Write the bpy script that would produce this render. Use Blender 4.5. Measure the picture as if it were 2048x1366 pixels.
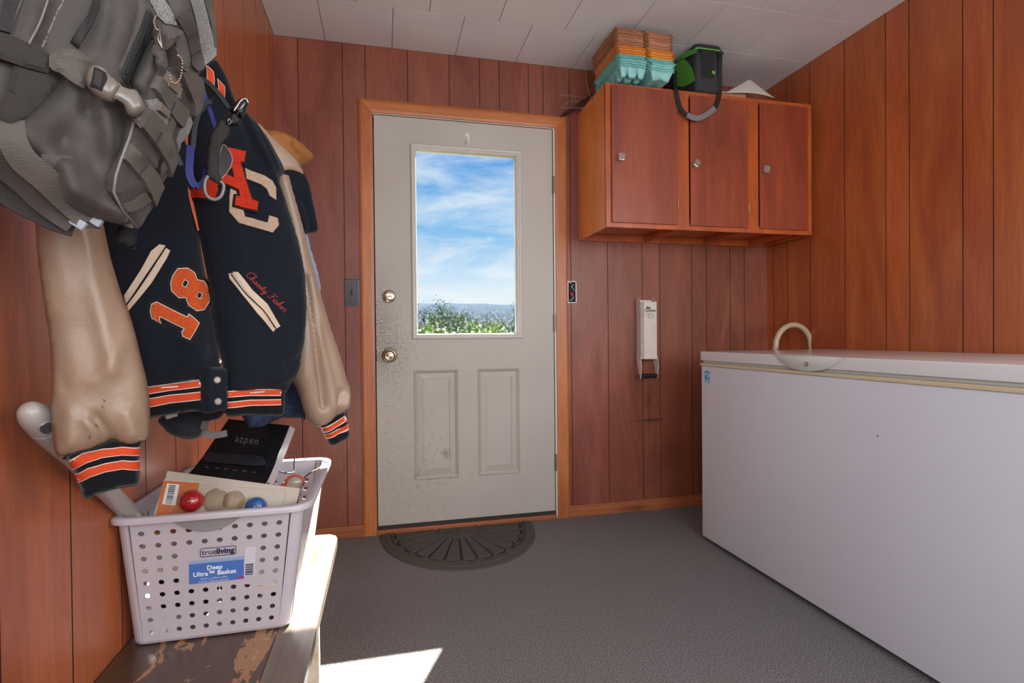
import bpy, bmesh, math, random
import numpy as np
from mathutils import Vector, Matrix, noise as mnoise
from mathutils.geometry import delaunay_2d_cdt
random.seed(7)
for o in list(bpy.data.objects): bpy.data.objects.remove(o, do_unlink=True)
COL = bpy.context.scene.collection
PI = math.pi
# ------------------------------------------------------------------ camera
F, YAW, PITCH, ROLL, CH = 1068.65, 0.2345, -0.0091, -0.0094, 0.9736
def cam_basis():
    cy, sy, cp, sp = math.cos(YAW), math.sin(YAW), math.cos(PITCH), math.sin(PITCH)
    f = Vector((sy*cp, cy*cp, sp)); r = Vector((cy, -sy, 0)); u = r.cross(f)
    c, s = math.cos(ROLL), math.sin(ROLL)
    return c*r + s*u, -s*r + c*u, f
CR, CU, CF = cam_basis()
CO = Vector((0, 0, CH))
cam_data = bpy.data.cameras.new('camera'); cam = bpy.data.objects.new('camera', cam_data); COL.objects.link(cam)
cam_data.sensor_width = 36; cam_data.sensor_fit = 'HORIZONTAL'; cam_data.lens = F/2048*36; cam_data.clip_start = 0.02; cam_data.clip_end = 500
cam.matrix_world = Matrix(((CR.x, CU.x, -CF.x, CO.x), (CR.y, CU.y, -CF.y, CO.y), (CR.z, CU.z, -CF.z, CO.z), (0, 0, 0, 1)))
bpy.context.scene.camera = cam
# ------------------------------------------------------------------ view, sky, sun, fill lights
sc = bpy.context.scene
sc.view_settings.view_transform = 'Standard'; sc.view_settings.look = 'None'
sc.view_settings.gamma = 1; sc.view_settings.use_curve_mapping = False
sc.view_settings.exposure = 0.48
def lin(c):
    if isinstance(c, str): c = tuple(int(c[i:i+2], 16)/255 for i in (0, 2, 4))
    return tuple((x/12.92 if x <= .04045 else ((x+.055)/1.055)**2.4) for x in c) + (1,)
world = bpy.data.worlds.new('sky'); sc.world = world; world.use_nodes = True
nt = world.node_tree; N = nt.nodes; L = nt.links; N.clear()
def wn(t, **k):
    n = N.new(t)
    for a, b in k.items(): setattr(n, a, b)
    return n
tc = wn('ShaderNodeTexCoord'); sep = wn('ShaderNodeSeparateXYZ'); L.new(tc.outputs['Generated'], sep.inputs[0])
ramp = wn('ShaderNodeValToRGB'); L.new(sep.outputs['Z'], ramp.inputs[0])
e = ramp.color_ramp.elements; e[0].position = 0.0; e[0].color = lin('e6ecf2'); e[1].position = .36; e[1].color = lin('5a9ae2')
for p, c in ((.085, 'd8eafa'), (.13, 'a3d2f6'), (.22, '84bff2')):
    q = e.new(p); q.color = lin(c)
mp = wn('ShaderNodeMapping'); L.new(tc.outputs['Generated'], mp.inputs[0])
mp.inputs['Rotation'].default_value = (0.0, 0.62, 0.0); mp.inputs['Scale'].default_value = (4.5, 2.5, 15)
nz = wn('ShaderNodeTexNoise'); nz.inputs['Scale'].default_value = 1.15; nz.inputs['Detail'].default_value = 8; nz.inputs['Roughness'].default_value = .62; nz.inputs['Distortion'].default_value = .45
L.new(mp.outputs[0], nz.inputs['Vector'])
cr = wn('ShaderNodeValToRGB'); L.new(nz.outputs[0], cr.inputs[0]); cr.color_ramp.elements[0].position = .37; cr.color_ramp.elements[0].color = (0, 0, 0, 1); cr.color_ramp.elements[1].position = .68; cr.color_ramp.elements[1].color = (.85, .85, .85, 1)
mx = wn('ShaderNodeMixRGB'); L.new(cr.outputs[0], mx.inputs[0]); L.new(ramp.outputs[0], mx.inputs[1]); mx.inputs[2].default_value = lin('f4f9fd')
bg = wn('ShaderNodeBackground'); L.new(mx.outputs[0], bg.inputs[0]); bg.inputs[1].default_value = .72
wo = wn('ShaderNodeOutputWorld'); L.new(bg.outputs[0], wo.inputs[0])
SUN_DIR = Vector((-.425, -.905, 0)).normalized()*math.cos(math.radians(40.5)) + Vector((0, 0, -math.sin(math.radians(40.5))))
sd = bpy.data.lights.new('sun', 'SUN'); sd.energy = 44; sd.angle = math.radians(.6); sd.color = (1, .97, .93)
so = bpy.data.objects.new('sun', sd); COL.objects.link(so); so.rotation_euler = SUN_DIR.to_track_quat('-Z', 'Y').to_euler(); so.location = (3, 8, 6)
def area(name, loc, target, sx, sy, power, col):
    a = bpy.data.lights.new(name, 'AREA'); a.shape = 'RECTANGLE'; a.size = sx; a.size_y = sy; a.energy = power; a.color = col
    o = bpy.data.objects.new(name, a); COL.objects.link(o); o.location = loc
    o.rotation_euler = (Vector(target)-Vector(loc)).to_track_quat('-Z', 'Y').to_euler(); return o
# added fill lights, set at unseen windows behind the camera
area('fill_light_rear', (1.0, -1.42, 1.35), (1.0, 3, 1.1), 1.6, 1.1, 30, (.86, .94, 1))
area('fill_light_left', (-.46, -.55, 1.45), (2, .9, 1.2), 0.9, 1.0, 18, (.93, .96, 1))
area('fill_light_right', (2.17, -.45, 1.6), (-.49, 1.9, 1.75), .9, .9, 16, (1, .98, .95))
# ------------------------------------------------------------------ helpers
def bp(px, py, P, n):
    d = CF + CR*((px-1024)/F) - CU*((py-683)/F); n = Vector(n); P = Vector(P)
    return CO + d*((P-CO).dot(n)/d.dot(n))
def onY(px, py, y): return bp(px, py, (0, y, 0), (0, 1, 0))
def onX(px, py, x): return bp(px, py, (x, 0, 0), (1, 0, 0))
def onZ(px, py, z): return bp(px, py, (0, 0, z), (0, 0, 1))
def tag(o, label=None, cat=None, group=None, kind=None):
    for k, v in (('label', label), ('category', cat), ('group', group), ('kind', kind)):
        if v: o[k] = v
    return o
def thing(name, label, cat, loc=(0, 0, 0), group=None):
    o = bpy.data.objects.new(name, None); COL.objects.link(o); o.location = loc; o.empty_display_size = .05
    return tag(o, label, cat, group)
def wloc(o):
    v = Vector((0, 0, 0))
    while o: v += o.location; o = o.parent
    return v
def link(name, me, mat, parent=None, smooth=False, label=None):
    o = bpy.data.objects.new(name, me); COL.objects.link(o)
    if mat:
        for m in (mat if isinstance(mat, (list, tuple)) else [mat]): me.materials.append(m)
    if parent is not None:
        o.parent = parent; w = wloc(parent); me.transform(Matrix.Translation(-w))
    if smooth: me.polygons.foreach_set('use_smooth', [True]*len(me.polygons))
    if label: o['label'] = label
    return o
class MB:
    def __init__(s): s.bm = bmesh.new(); s.mi = 0
    def _t(s, geom, M):
        bmesh.ops.transform(s.bm, matrix=M, verts=geom)
    def box(s, a, b, bev=0, M=None, seg=2):
        a, b = [min(x, y) for x, y in zip(a, b)], [max(x, y) for x, y in zip(a, b)]
        g = bmesh.ops.create_cube(s.bm, size=1)['verts']
        bmesh.ops.scale(s.bm, vec=[max(q-p, 1e-5) for p, q in zip(a, b)], verts=g)
        bmesh.ops.translate(s.bm, vec=[(p+q)/2 for p, q in zip(a, b)], verts=g)
        fs = set(f for v in g for f in v.link_faces)
        if bev:
            es = list(set(e for v in g for e in v.link_edges))
            r = bmesh.ops.bevel(s.bm, geom=es, offset=bev, segments=seg, affect='EDGES', profile=.6)
            g = list(set(v for f in r['faces'] for v in f.verts) | set(v for v in g if v.is_valid))
            fs = set(f for v in g for f in v.link_faces)
        for f in fs: f.material_index = s.mi
        if M is not None: s._t(g, M)
        return g
    def ring(s, pts):
        return [s.bm.verts.new(p) for p in pts]
    def face(s, vs):
        try: f = s.bm.faces.new(vs); f.material_index = s.mi; return f
        except ValueError: return None
    def loft(s, rings, closed=True, cap=True):
        rs = [s.ring(r) for r in rings]; n = len(rs[0])
        for a, b in zip(rs, rs[1:]):
            for i in range(n if closed else n-1):
                j = (i+1) % n; s.face((a[i], a[j], b[j], b[i]))
        if cap and closed: s.face(rs[0][::-1]); s.face(rs[-1])
        return rs
    def tube(s, pts, r, n=8, cap=True, flat=None, up=None):
        # flat=(w,t): rectangular strap section, oriented by up
        P = [Vector(p) for p in pts]; m = len(P); rings = []; prev = None
        for i in range(m):
            t = (P[min(i+1, m-1)]-P[max(i-1, 0)]).normalized()
            ref = Vector(up[i] if isinstance(up, list) else up) if up is not None else (prev if prev is not None else (Vector((0, 0, 1)) if abs(t.z) < .9 else Vector((1, 0, 0))))
            nn = (ref - t*ref.dot(t)); nn = nn.normalized() if nn.length > 1e-6 else t.orthogonal().normalized()
            prev = nn; b = t.cross(nn)
            if flat:
                w, th = flat[0]/2, flat[1]/2
                rings.append([P[i]+b*x+nn*y for x, y in ((-w, -th), (w, -th), (w, th), (-w, th))])
            else:
                rr = r[i] if isinstance(r, (list, tuple)) else r
                rings.append([P[i]+(nn*math.cos(2*PI*k/n)+b*math.sin(2*PI*k/n))*rr for k in range(n)])
        s.loft(rings, cap=cap); return s
    def lathe(s, prof, o=(0, 0, 0), ax=(0, 0, 1), n=24):
        ax = Vector(ax).normalized(); u = ax.orthogonal().normalized(); v = ax.cross(u); o = Vector(o)
        s.loft([[o+ax*h+(u*math.cos(2*PI*k/n)+v*math.sin(2*PI*k/n))*max(r, 1e-4) for k in range(n)] for r, h in prof]); return s
    def prism(s, poly, d):
        d = Vector(d); s.loft([[Vector(p) for p in poly], [Vector(p)+d for p in poly]]); return s
    def sphere(s, c, r, sc=(1, 1, 1), seg=16):
        g = bmesh.ops.create_uvsphere(s.bm, u_segments=seg, v_segments=seg//2+2, radius=r)['verts']
        for v in g: v.co = Vector((v.co.x*sc[0], v.co.y*sc[1], v.co.z*sc[2]))+Vector(c)
        for v in g:
            for f in v.link_faces: f.material_index = s.mi
        return s
    def build(s, name, mat, parent=None, smooth=False, label=None, tagv=None, auto=None):
        bmesh.ops.recalc_face_normals(s.bm, faces=s.bm.faces)
        me = bpy.data.meshes.new(name); s.bm.to_mesh(me); s.bm.free()
        o = link(name, me, mat, parent, smooth, label)
        if auto is not None:
            me.polygons.foreach_set('use_smooth', [True]*len(me.polygons))
            me.set_sharp_from_angle(angle=math.radians(auto))
        if tagv: tag(o, *tagv)
        return o
def struct(o): o['kind'] = 'structure'; return o
def crom(pts, n=8, closed=False):
    P = [Vector(p) for p in pts]; m = len(P); out = []
    rng = range(m if closed else m-1)
    for i in rng:
        if closed: a, b, c, d = P[i-1], P[i], P[(i+1) % m], P[(i+2) % m]
        else: a, b, c, d = P[max(i-1, 0)], P[i], P[i+1], P[min(i+2, m-1)]
        for k in range(n):
            t = k/n; out.append(.5*((2*b)+(c-a)*t+(2*a-5*b+4*c-d)*t*t+(3*b-a-3*c+d)*t**3))
    if not closed: out.append(P[-1])
    return out
# ------------------------------------------------------------------ materials
MATS = {}
def mat(name, col, rough=.6, metal=0, col2=None, nscale=20, stretch=(1, 1, 1), bump=0, bscale=None, bstretch=None, coat=0, detail=4, lo=.35, hi=.65, spec=.5, trans=0, sheen=0, attr=None, bdist=.002):
    if name in MATS: return MATS[name]
    m = bpy.data.materials.new(name); MATS[name] = m; m.use_nodes = True; t = m.node_tree; b = t.nodes['Principled BSDF']
    b.inputs['Roughness'].default_value = rough; b.inputs['Metallic'].default_value = metal; b.inputs['Specular IOR Level'].default_value = spec
    b.inputs['Coat Weight'].default_value = coat; b.inputs['Coat Roughness'].default_value = .25; b.inputs['Transmission Weight'].default_value = trans
    if sheen: b.inputs['Sheen Weight'].default_value = sheen; b.inputs['Sheen Roughness'].default_value = .4
    tcn = t.nodes.new('ShaderNodeTexCoord')
    def nzn(scale, st):
        mp = t.nodes.new('ShaderNodeMapping'); mp.inputs['Scale'].default_value = st; t.links.new(tcn.outputs['Object'], mp.inputs[0])
        n = t.nodes.new('ShaderNodeTexNoise'); n.inputs['Scale'].default_value = scale; n.inputs['Detail'].default_value = detail; t.links.new(mp.outputs[0], n.inputs['Vector']); return n
    base = None
    if col2:
        n = nzn(nscale, stretch); r = t.nodes.new('ShaderNodeValToRGB'); t.links.new(n.outputs[0], r.inputs[0])
        r.color_ramp.elements[0].position = lo; r.color_ramp.elements[1].position = hi
        r.color_ramp.elements[0].color = lin(col); r.color_ramp.elements[1].color = lin(col2); base = r.outputs[0]
    if attr:
        a = t.nodes.new('ShaderNodeAttribute'); a.attribute_name = attr
        mxn = t.nodes.new('ShaderNodeMixRGB'); mxn.blend_type = 'MULTIPLY'; mxn.inputs[0].default_value = 1
        if base: t.links.new(base, mxn.inputs[1])
        else: mxn.inputs[1].default_value = lin(col)
        t.links.new(a.outputs['Color'], mxn.inputs[2]); base = mxn.outputs[0]
    if base: t.links.new(base, b.inputs['Base Color'])
    else: b.inputs['Base Color'].default_value = lin(col)
    if bump:
        n = nzn(bscale or nscale, bstretch or stretch); bn = t.nodes.new('ShaderNodeBump'); bn.inputs['Strength'].default_value = bump; bn.inputs['Distance'].default_value = bdist
        t.links.new(n.outputs[0], bn.inputs['Height']); t.links.new(bn.outputs[0], b.inputs['Normal'])
    return m
def wood(name, c1, c2, c3, rough=.36, stains=(), coat=.25, grain=(9, 9, .55), attr=None, bump=.12):
    """lauan panelling / timber: stretched grain noise, cathedral streaks and worn stains with a place of their own"""
    m = bpy.data.materials.new(name); MATS[name] = m; m.use_nodes = True; t = m.node_tree; nd = t.nodes; lk = t.links; b = nd['Principled BSDF']
    tcn = nd.new('ShaderNodeTexCoord')
    def noise(scale, st, det=6, dist=0, rough_=.55):
        mp = nd.new('ShaderNodeMapping'); mp.inputs['Scale'].default_value = st; lk.new(tcn.outputs['Object'], mp.inputs[0])
        n = nd.new('ShaderNodeTexNoise'); n.inputs['Scale'].default_value = scale; n.inputs['Detail'].default_value = det; n.inputs['Distortion'].default_value = dist; n.inputs['Roughness'].default_value = rough_
        lk.new(mp.outputs[0], n.inputs['Vector']); return n
    n1 = noise(1.6, (grain[0]*.35, grain[1]*.35, grain[2]*1.2), 5, 1.4); n2 = noise(14, grain, 8, .3, .7); n3 = noise(1.1, (1, 1, 1), 3)
    r1 = nd.new('ShaderNodeValToRGB'); lk.new(n1.outputs[0], r1.inputs[0]); el = r1.color_ramp.elements
    el[0].position = .3; el[0].color = lin(c1); el[1].position = .72; el[1].color = lin(c3); q = el.new(.5); q.color = lin(c2)
    r2 = nd.new('ShaderNodeValToRGB'); lk.new(n2.outputs[0], r2.inputs[0]); r2.color_ramp.elements[0].position = .38; r2.color_ramp.elements[0].color = (.84, .81, .80, 1); r2.color_ramp.elements[1].position = .6; r2.color_ramp.elements[1].color = (1.06, 1.06, 1.06, 1)
    def mul(a, c, fac=1, mode='MULTIPLY'):
        x = nd.new('ShaderNodeMixRGB'); x.blend_type = mode; x.inputs[0].default_value = fac
        lk.new(a, x.inputs[1])
        if isinstance(c, tuple): x.inputs[2].default_value = c
        else: lk.new(c, x.inputs[2])
        return x
    cur = mul(r1.outputs[0], r2.outputs[0]).outputs[0]
    r3 = nd.new('ShaderNodeValToRGB'); lk.new(n3.outputs[0], r3.inputs[0]); r3.color_ramp.elements[0].position = .3; r3.color_ramp.elements[0].color = (.84, .80, .78, 1); r3.color_ramp.elements[1].position = .7; r3.color_ramp.elements[1].color = (1.08, 1.04, 1.0, 1)
    cur = mul(cur, r3.outputs[0]).outputs[0]
    if attr:
        a = nd.new('ShaderNodeAttribute'); a.attribute_name = attr; cur = mul(cur, a.outputs['Color']).outputs[0]
    for (c, s, strength, colr) in stains:    # worn or smoked stain: an ellipsoid broken up by noise
        mp = nd.new('ShaderNodeMapping'); mp.vector_type = 'POINT'; mp.inputs['Location'].default_value = [-ci/si for ci, si in zip(c, s)]; mp.inputs['Scale'].default_value = [1/si for si in s]
        lk.new(tcn.outputs['Object'], mp.inputs[0])
        ln = nd.new('ShaderNodeVectorMath'); ln.operation = 'LENGTH'; lk.new(mp.outputs[0], ln.inputs[0])
        nn = noise(30, (1, 1, .3), 5, .5, .7)
        ad = nd.new('ShaderNodeMath'); ad.operation = 'MULTIPLY_ADD'; lk.new(nn.outputs[0], ad.inputs[0]); ad.inputs[1].default_value = 1.6; lk.new(ln.outputs['Value'], ad.inputs[2])
        mr = nd.new('ShaderNodeMapRange'); lk.new(ad.outputs[0], mr.inputs[0]); mr.inputs[1].default_value = .7; mr.inputs[2].default_value = 1.7; mr.inputs[3].default_value = strength; mr.inputs[4].default_value = 0
        x = nd.new('ShaderNodeMixRGB'); lk.new(mr.outputs[0], x.inputs[0]); lk.new(cur, x.inputs[1]); x.inputs[2].default_value = lin(colr); cur = x.outputs[0]
    lk.new(cur, b.inputs['Base Color'])
    b.inputs['Roughness'].default_value = rough; b.inputs['Coat Weight'].default_value = coat; b.inputs['Coat Roughness'].default_value = .3
    bn = nd.new('ShaderNodeBump'); bn.inputs['Strength'].default_value = bump; bn.inputs['Distance'].default_value = .0015; lk.new(n2.outputs[0], bn.inputs['Height']); lk.new(bn.outputs[0], b.inputs['Normal'])
    return m
D, XL, XR, H, YR = 2.722, -0.492, 2.202, 2.407, -1.5
W_DARK = lin('3a1c10')
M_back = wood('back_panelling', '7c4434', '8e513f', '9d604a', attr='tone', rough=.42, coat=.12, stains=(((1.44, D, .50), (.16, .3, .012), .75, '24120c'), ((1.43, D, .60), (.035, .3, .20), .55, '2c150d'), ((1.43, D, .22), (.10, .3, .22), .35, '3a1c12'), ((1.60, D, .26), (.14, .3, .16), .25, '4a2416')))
M_right = wood('right_panelling', 'a04f2a', 'b15d30', 'bf6c38', attr='tone', rough=.34, coat=.3)
M_left = wood('left_panelling', 'a05a38', 'b0643c', 'c07245', attr='tone', rough=.34, coat=.3)
M_groove = mat('groove_dark', '35170d', .7)
M_pine = wood('orange_pine', 'a8602e', 'bb7038', 'c98047', rough=.4, coat=.2, grain=(14, 14, .6), attr=None)
M_pineh = wood('orange_pine_across', 'a8602e', 'bb7038', 'c98047', rough=.4, coat=.2, grain=(.6, 14, 14))
M_white = mat('white_jamb_paint', 'd9d3c6', .45)
M_dark = mat('dark_gap', '1b1512', .8)
# ------------------------------------------------------------------ walls with real grooves
def panel_wall(name, axis, val, depthdir, a0, a1, z0, z1, grooves, mat_, holes=()):
    """a panelled wall; axis 0 runs along x at y=val, axis 1 runs along y at x=val; holes = (a0,a1,z0,z1)"""
    m = MB(); cl = m.bm.loops.layers.color.new('tone'); gw, gd = .0035, .0035
    segs = []; cur = a0
    for g in sorted(g for g in grooves if a0+.01 < g < a1-.01):
        segs += [(cur, g-gw/2, 0), (g-gw/2, g+gw/2, 1)]; cur = g+gw/2
    segs.append((cur, a1, 0))
    def P(a, d, z): return (a, val+depthdir*d, z) if axis == 0 else (val+depthdir*d, a, z)
    rr = random.Random(hash(name) % 1000 if False else len(name)*7)
    for s0, s1, isg in segs:
        tone = rr.uniform(.95, 1.05); tc_ = (tone, tone*rr.uniform(.96, 1.02), tone*rr.uniform(.97, 1.02), 1)
        pieces = [(s0, s1, z0, z1)]
        for h in holes:
            nx = []
            for p in pieces:
                if p[1] <= h[0] or p[0] >= h[1]: nx.append(p); continue
                if p[0] < h[0]: nx.append((p[0], h[0], p[2], p[3]))
                if p[1] > h[1]: nx.append((h[1], p[1], p[2], p[3]))
                q0, q1 = max(p[0], h[0]), min(p[1], h[1])
                if p[2] < h[2]: nx.append((q0, q1, p[2], h[2]))
                if p[3] > h[3]: nx.append((q0, q1, h[3], p[3]))
            pieces = nx
        for a, b, c, d in pieces:
            off = gd if isg else 0
            f = m.face([m.bm.verts.new(P(*q)) for q in ((a, off, c), (b, off, c), (b, off, d), (a, off, d))])
            f.material_index = isg
            for lp in f.loops: lp[cl] = tc_
            if isg:
                for aa in (a, b):
                    f2 = m.face([m.bm.verts.new(P(*q)) for q in ((aa, 0, c), (aa, gd, c), (aa, gd, d), (aa, 0, d))]); f2.material_index = 1
    # wall thickness behind
    hl = sorted(holes)
    T = .11
    cur = a0
    slabs = []
    for h in hl:
        slabs += [(cur, h[0], z0, z1), (h[0], h[1], h[3], z1)] + ([(h[0], h[1], z0, h[2])] if h[2] > z0+.001 else []); cur = h[1]
    slabs.append((cur, a1, z0, z1))
    m.mi = 1
    for a, b, c, d in slabs:
        if b-a < .001: continue
        m.box(P(a, .004, c), P(b, T, d))
    me = bpy.data.meshes.new(name); m.bm.to_mesh(me); m.bm.free()
    return struct(link(name, me, [mat_, M_groove]))
DH = (-.06, .899, -.01, 2.09)
panel_wall('wall_back', 0, D, 1, XL, XR, 0, H, [-.386, -.183, -.077, .127, .335, .492, .594, .752, .832, .979, 1.192, 1.397, 1.504, 1.705, 1.799, 1.953, 2.049], M_back, holes=[DH])
panel_wall('wall_right', 1, XR, 1, YR, D, 0, H, [2.668, 2.557, 2.391, 2.173, 1.952, 1.841, 1.623, 1.515, 1.31, 1.1, .99, .78, .57, .46, .25, .04], M_right, holes=[(-.95, .05, 1.1, 2.1)])
panel_wall('wall_left', 1, XL, -1, YR, D, 0, H, [2.52, 2.36, 2.14, 1.902, 1.75, 1.597, 1.44, 1.273, 1.16, .995, .83, .66, .46, .25, .04], M_left, holes=[(-1.1, 0, .95, 2.0)])
panel_wall('wall_rear', 0, YR, -1, XL, XR, 0, H, [0, .2, .4, .6, .8, 1.0, 1.2, 1.4, 1.6, 1.8, 2.0], M_left, holes=[(.15, 1.85, .78, 1.95)])
M_winwhite = mat('window_white', 'e4e2dc', .4)
for nm, ax, (a, b, c, d) in (('unseen_window_1', 1, (-1.1, 0, .95, 2.0)), ('unseen_window_3', 2, (-.95, .05, 1.1, 2.1)), ('unseen_window_2', 0, (.15, 1.85, .78, 1.95))):  # unseen windows, added as openings for the fill lights
    w = MB(); t = .04
    def Q(u, dd, z): return (u, YR-.05+dd, z) if ax == 0 else (XL-.05+dd, u, z) if ax == 1 else (XR-.01+dd, u, z)
    for (u0, u1, z0, z1) in ((a, b, c, c+t), (a, b, d-t, d), (a, a+t, c+t, d-t), (b-t, b, c+t, d-t), (a+t, b-t, (c+d)/2-.015, (c+d)/2+.015)): w.box(Q(u0, 0, z0), Q(u1, .06, z1))
    struct(w.build(nm, M_winwhite))
# floor: gray-mauve low carpet
M_carpet = mat('carpet', '635f60', .95, col2='94908f', nscale=230, detail=3, lo=.38, hi=.62, bump=.9, bscale=420, spec=.1, bdist=.003)
fl = MB(); fl.box((XL, YR, -.1), (XR, D, 0)); struct(fl.build('floor', M_carpet))
# ceiling: painted fibre tiles in a running bond
M_tile = mat('ceiling_tile', 'd0cfcf', .8, col2='d9d8d7', nscale=3, bump=.25, bscale=90)
ce = MB(); ce.mi = 1; ce.box((XL-.1, YR-.1, H+.004), (XR+.1, D+.1, H+.1)); ce.mi = 0
row = 0; y1 = D
while y1 > YR:
    y0 = max(YR, y1-(.337 if row == 0 else .342)); off = -.261 if row % 2 == 0 else -.105
    x = off-.314*2
    while x < XR:
        a, b = max(XL, x), min(XR, x+.314)
        if b-a > .01:
            g = .0013
            ce.box((a+g, y0+g, H), (b-g, y1-g, H+.006), bev=.0005, seg=1)
        x += .314
    y1 = y0; row += 1
struct(ce.build('ceiling', [M_tile, M_groove]))
# baseboards
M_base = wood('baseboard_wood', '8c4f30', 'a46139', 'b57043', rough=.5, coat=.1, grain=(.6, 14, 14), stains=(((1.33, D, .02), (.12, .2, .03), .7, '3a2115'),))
b_ = MB(); b_.box((XL, D-.014, 0), (-.107, D-.0005, .058), bev=.003); struct(b_.build('baseboard_back_left', M_base))
b_ = MB(); b_.box((.956, D-.014, 0), (XR, D-.0005, .062), bev=.003); struct(b_.build('baseboard_back_right', M_base))
b_ = MB(); b_.box((XR-.014, YR, 0), (XR-.0005, D-.014, .06), bev=.003); struct(b_.build('baseboard_right', M_pine))
b_ = MB(); b_.box((XL+.0005, 1.75, 0), (XL+.014, D-.014, .06), bev=.003); struct(b_.build('baseboard_left', M_pine))
# casing (mitred) round the door, white jamb, threshold
def casing():
    x0, x1, zt, w, th = -.109, .957, 2.143, .064, .016
    m = MB()
    def prof(a, b):   # (inner offset, height) cross-section, ranch casing
        return [(0, 0), (0, th*.7), (.010, th), (.050, th*.95), (.064, th*.8), (.064, 0)]
    pf = prof(0, 0)
    def ringp(cx, cz, sx, sz): return [Vector((cx+sx*o, D-hh, cz+sz*o)) for o, hh in pf]
    m.loft([ringp(x0, 0, 1, 0), ringp(x0, zt, 1, -1)]); a = m.build('trim_1', M_pine); struct(a)
    m = MB(); m.loft([ringp(x0, zt, 1, -1), ringp(x1, zt, -1, -1)]); struct(m.build('trim_2', M_pineh))
    m = MB(); m.loft([ringp(x1, 0, -1, 0), ringp(x1, zt, -1, -1)]); struct(m.build('trim_3', M_pine))
casing()
j = MB()
j.box((-.06, D-.004, 0), (-.045, D+.10, 2.09)); j.box((.884, D-.004, 0), (.899, D+.10, 2.09)); j.box((-.045, D-.004, 2.076), (.884, D+.10, 2.09))
struct(j.build('trim_4', M_white))
s_ = MB(); s_.box((-.045, D+.048, .03), (-.033, D+.06, 2.07)); s_.box((.872, D+.048, .03), (.884, D+.06, 2.07)); s_.box((-.045, D+.048, 2.063), (.884, D+.06, 2.076)); s_.box((-.045, D+.048, .005), (.884, D+.06, .03))
struct(s_.build('trim_5', M_dark))
tmb = MB(); tmb.box((-.045, D-.02, 0), (.884, D+.10, .024), bev=.004); struct(tmb.build('trim_6', M_base))
# ------------------------------------------------------------------ the entry door
def door_material():
    m = mat('door_paint', 'b4aea5', .5, col2='bbb6ad', nscale=2.2, bump=.06, bscale=60); t = m.node_tree; nd = t.nodes; lk = t.links; b = nd['Principled BSDF']
    src = b.inputs['Base Color'].links[0].from_socket; cur = src
    tcn = nd.new('ShaderNodeTexCoord')
    for c, s, st, sc_, thr in ((tuple(Vector(q[0])-Vector((.42, D, .0415))),)+q[1:] for q in (((-.02, D, 1.05), (.06, .3, .28), .85, 130, .54), ((.03, D, .93), (.12, .3, .22), .5, 90, .5), ((.10, D, .95), (.35, .3, .5), .25, 60, .6), ((.30, D, .38), (.03, .3, .03), .6, 30, .4), ((.2, D, .3), (.3, .3, .3), .35, 40, .62), ((.01, D, .5), (.12, .3, .6), .35, 70, .6))):
        mp = nd.new('ShaderNodeMapping'); mp.inputs['Location'].default_value = [-ci/si for ci, si in zip(c, s)]; mp.inputs['Scale'].default_value = [1/si for si in s]; lk.new(tcn.outputs['Object'], mp.inputs[0])
        ln = nd.new('ShaderNodeVectorMath'); ln.operation = 'LENGTH'; lk.new(mp.outputs[0], ln.inputs[0])
        fal = nd.new('ShaderNodeMapRange'); lk.new(ln.outputs['Value'], fal.inputs[0]); fal.inputs[1].default_value = 0; fal.inputs[2].default_value = 1.2; fal.inputs[3].default_value = st; fal.inputs[4].default_value = 0
        n = nd.new('ShaderNodeTexNoise'); n.inputs['Scale'].default_value = sc_; n.inputs['Detail'].default_value = 6; lk.new(tcn.outputs['Object'], n.inputs['Vector'])
        st_ = nd.new('ShaderNodeMapRange'); lk.new(n.outputs[0], st_.inputs[0]); st_.inputs[1].default_value = thr-.08; st_.inputs[2].default_value = thr+.12
        mu = nd.new('ShaderNodeMath'); mu.operation = 'MULTIPLY'; lk.new(fal.outputs[0], mu.inputs[0]); lk.new(st_.outputs[0], mu.inputs[1])
        x = nd.new('ShaderNodeMixRGB'); lk.new(mu.outputs[0], x.inputs[0]); lk.new(cur, x.inputs[1]); x.inputs[2].default_value = lin('4c453d'); cur = x.outputs[0]
    lk.new(cur, b.inputs['Base Color']); return m
M_door = door_material()
dx0, dx1, dz0, dz1 = -.039, .879, .0415, 2.0715
door = struct(thing('door_1', None, None, (.42, D, dz0)))
wx0, wx1, wz0, wz1 = .160, .678, .990, 1.918    # glass opening
m = MB(); DT = .044
m.box((dx0, D, wz0), (wx0, D+DT, dz1)); m.box((wx1, D, wz0), (dx1, D+DT, dz1)); m.box((wx0, D, wz1), (wx1, D+DT, dz1))
panels = [(.140, .366, .254, .811), (.464, .690, .254, .811)]
zs = [dz0, .254, .811, wz0]
m.box((dx0, D, dz0), (dx1, D+DT, .254)); m.box((dx0, D, .811), (dx1, D+DT, wz0))
m.box((dx0, D, .254), (.140, D+DT, .811)); m.box((.366, D, .254), (.464, D+DT, .811)); m.box((.690, D, .254), (dx1, D+DT, .811))
m.build('door_slab', M_door, door)
def panel(x0, x1, z0, z1):
    m = MB(); prof = [(0, 0), (.006, -.004), (.012, .002), (.020, .009), (.046, .002), (.047, .0055)]
    rings = []
    for o, dd in prof: rings.append([(x0+o, D+dd, z0+o), (x1-o, D+dd, z0+o), (x1-o, D+dd, z1-o), (x0+o, D+dd, z1-o)])
    rings.append([(x0+.052, D+.004, z0+.052), (x1-.052, D+.004, z0+.052), (x1-.052, D+.004, z1-.052), (x0+.052, D+.004, z1-.052)])
    rs = m.loft(rings, cap=False); m.face(rs[-1]); m.box((x0, D+.02, z0), (x1, D+DT, z1)); return m.build('door_panel', M_door, door)
for p in panels: panel(*p)
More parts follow.
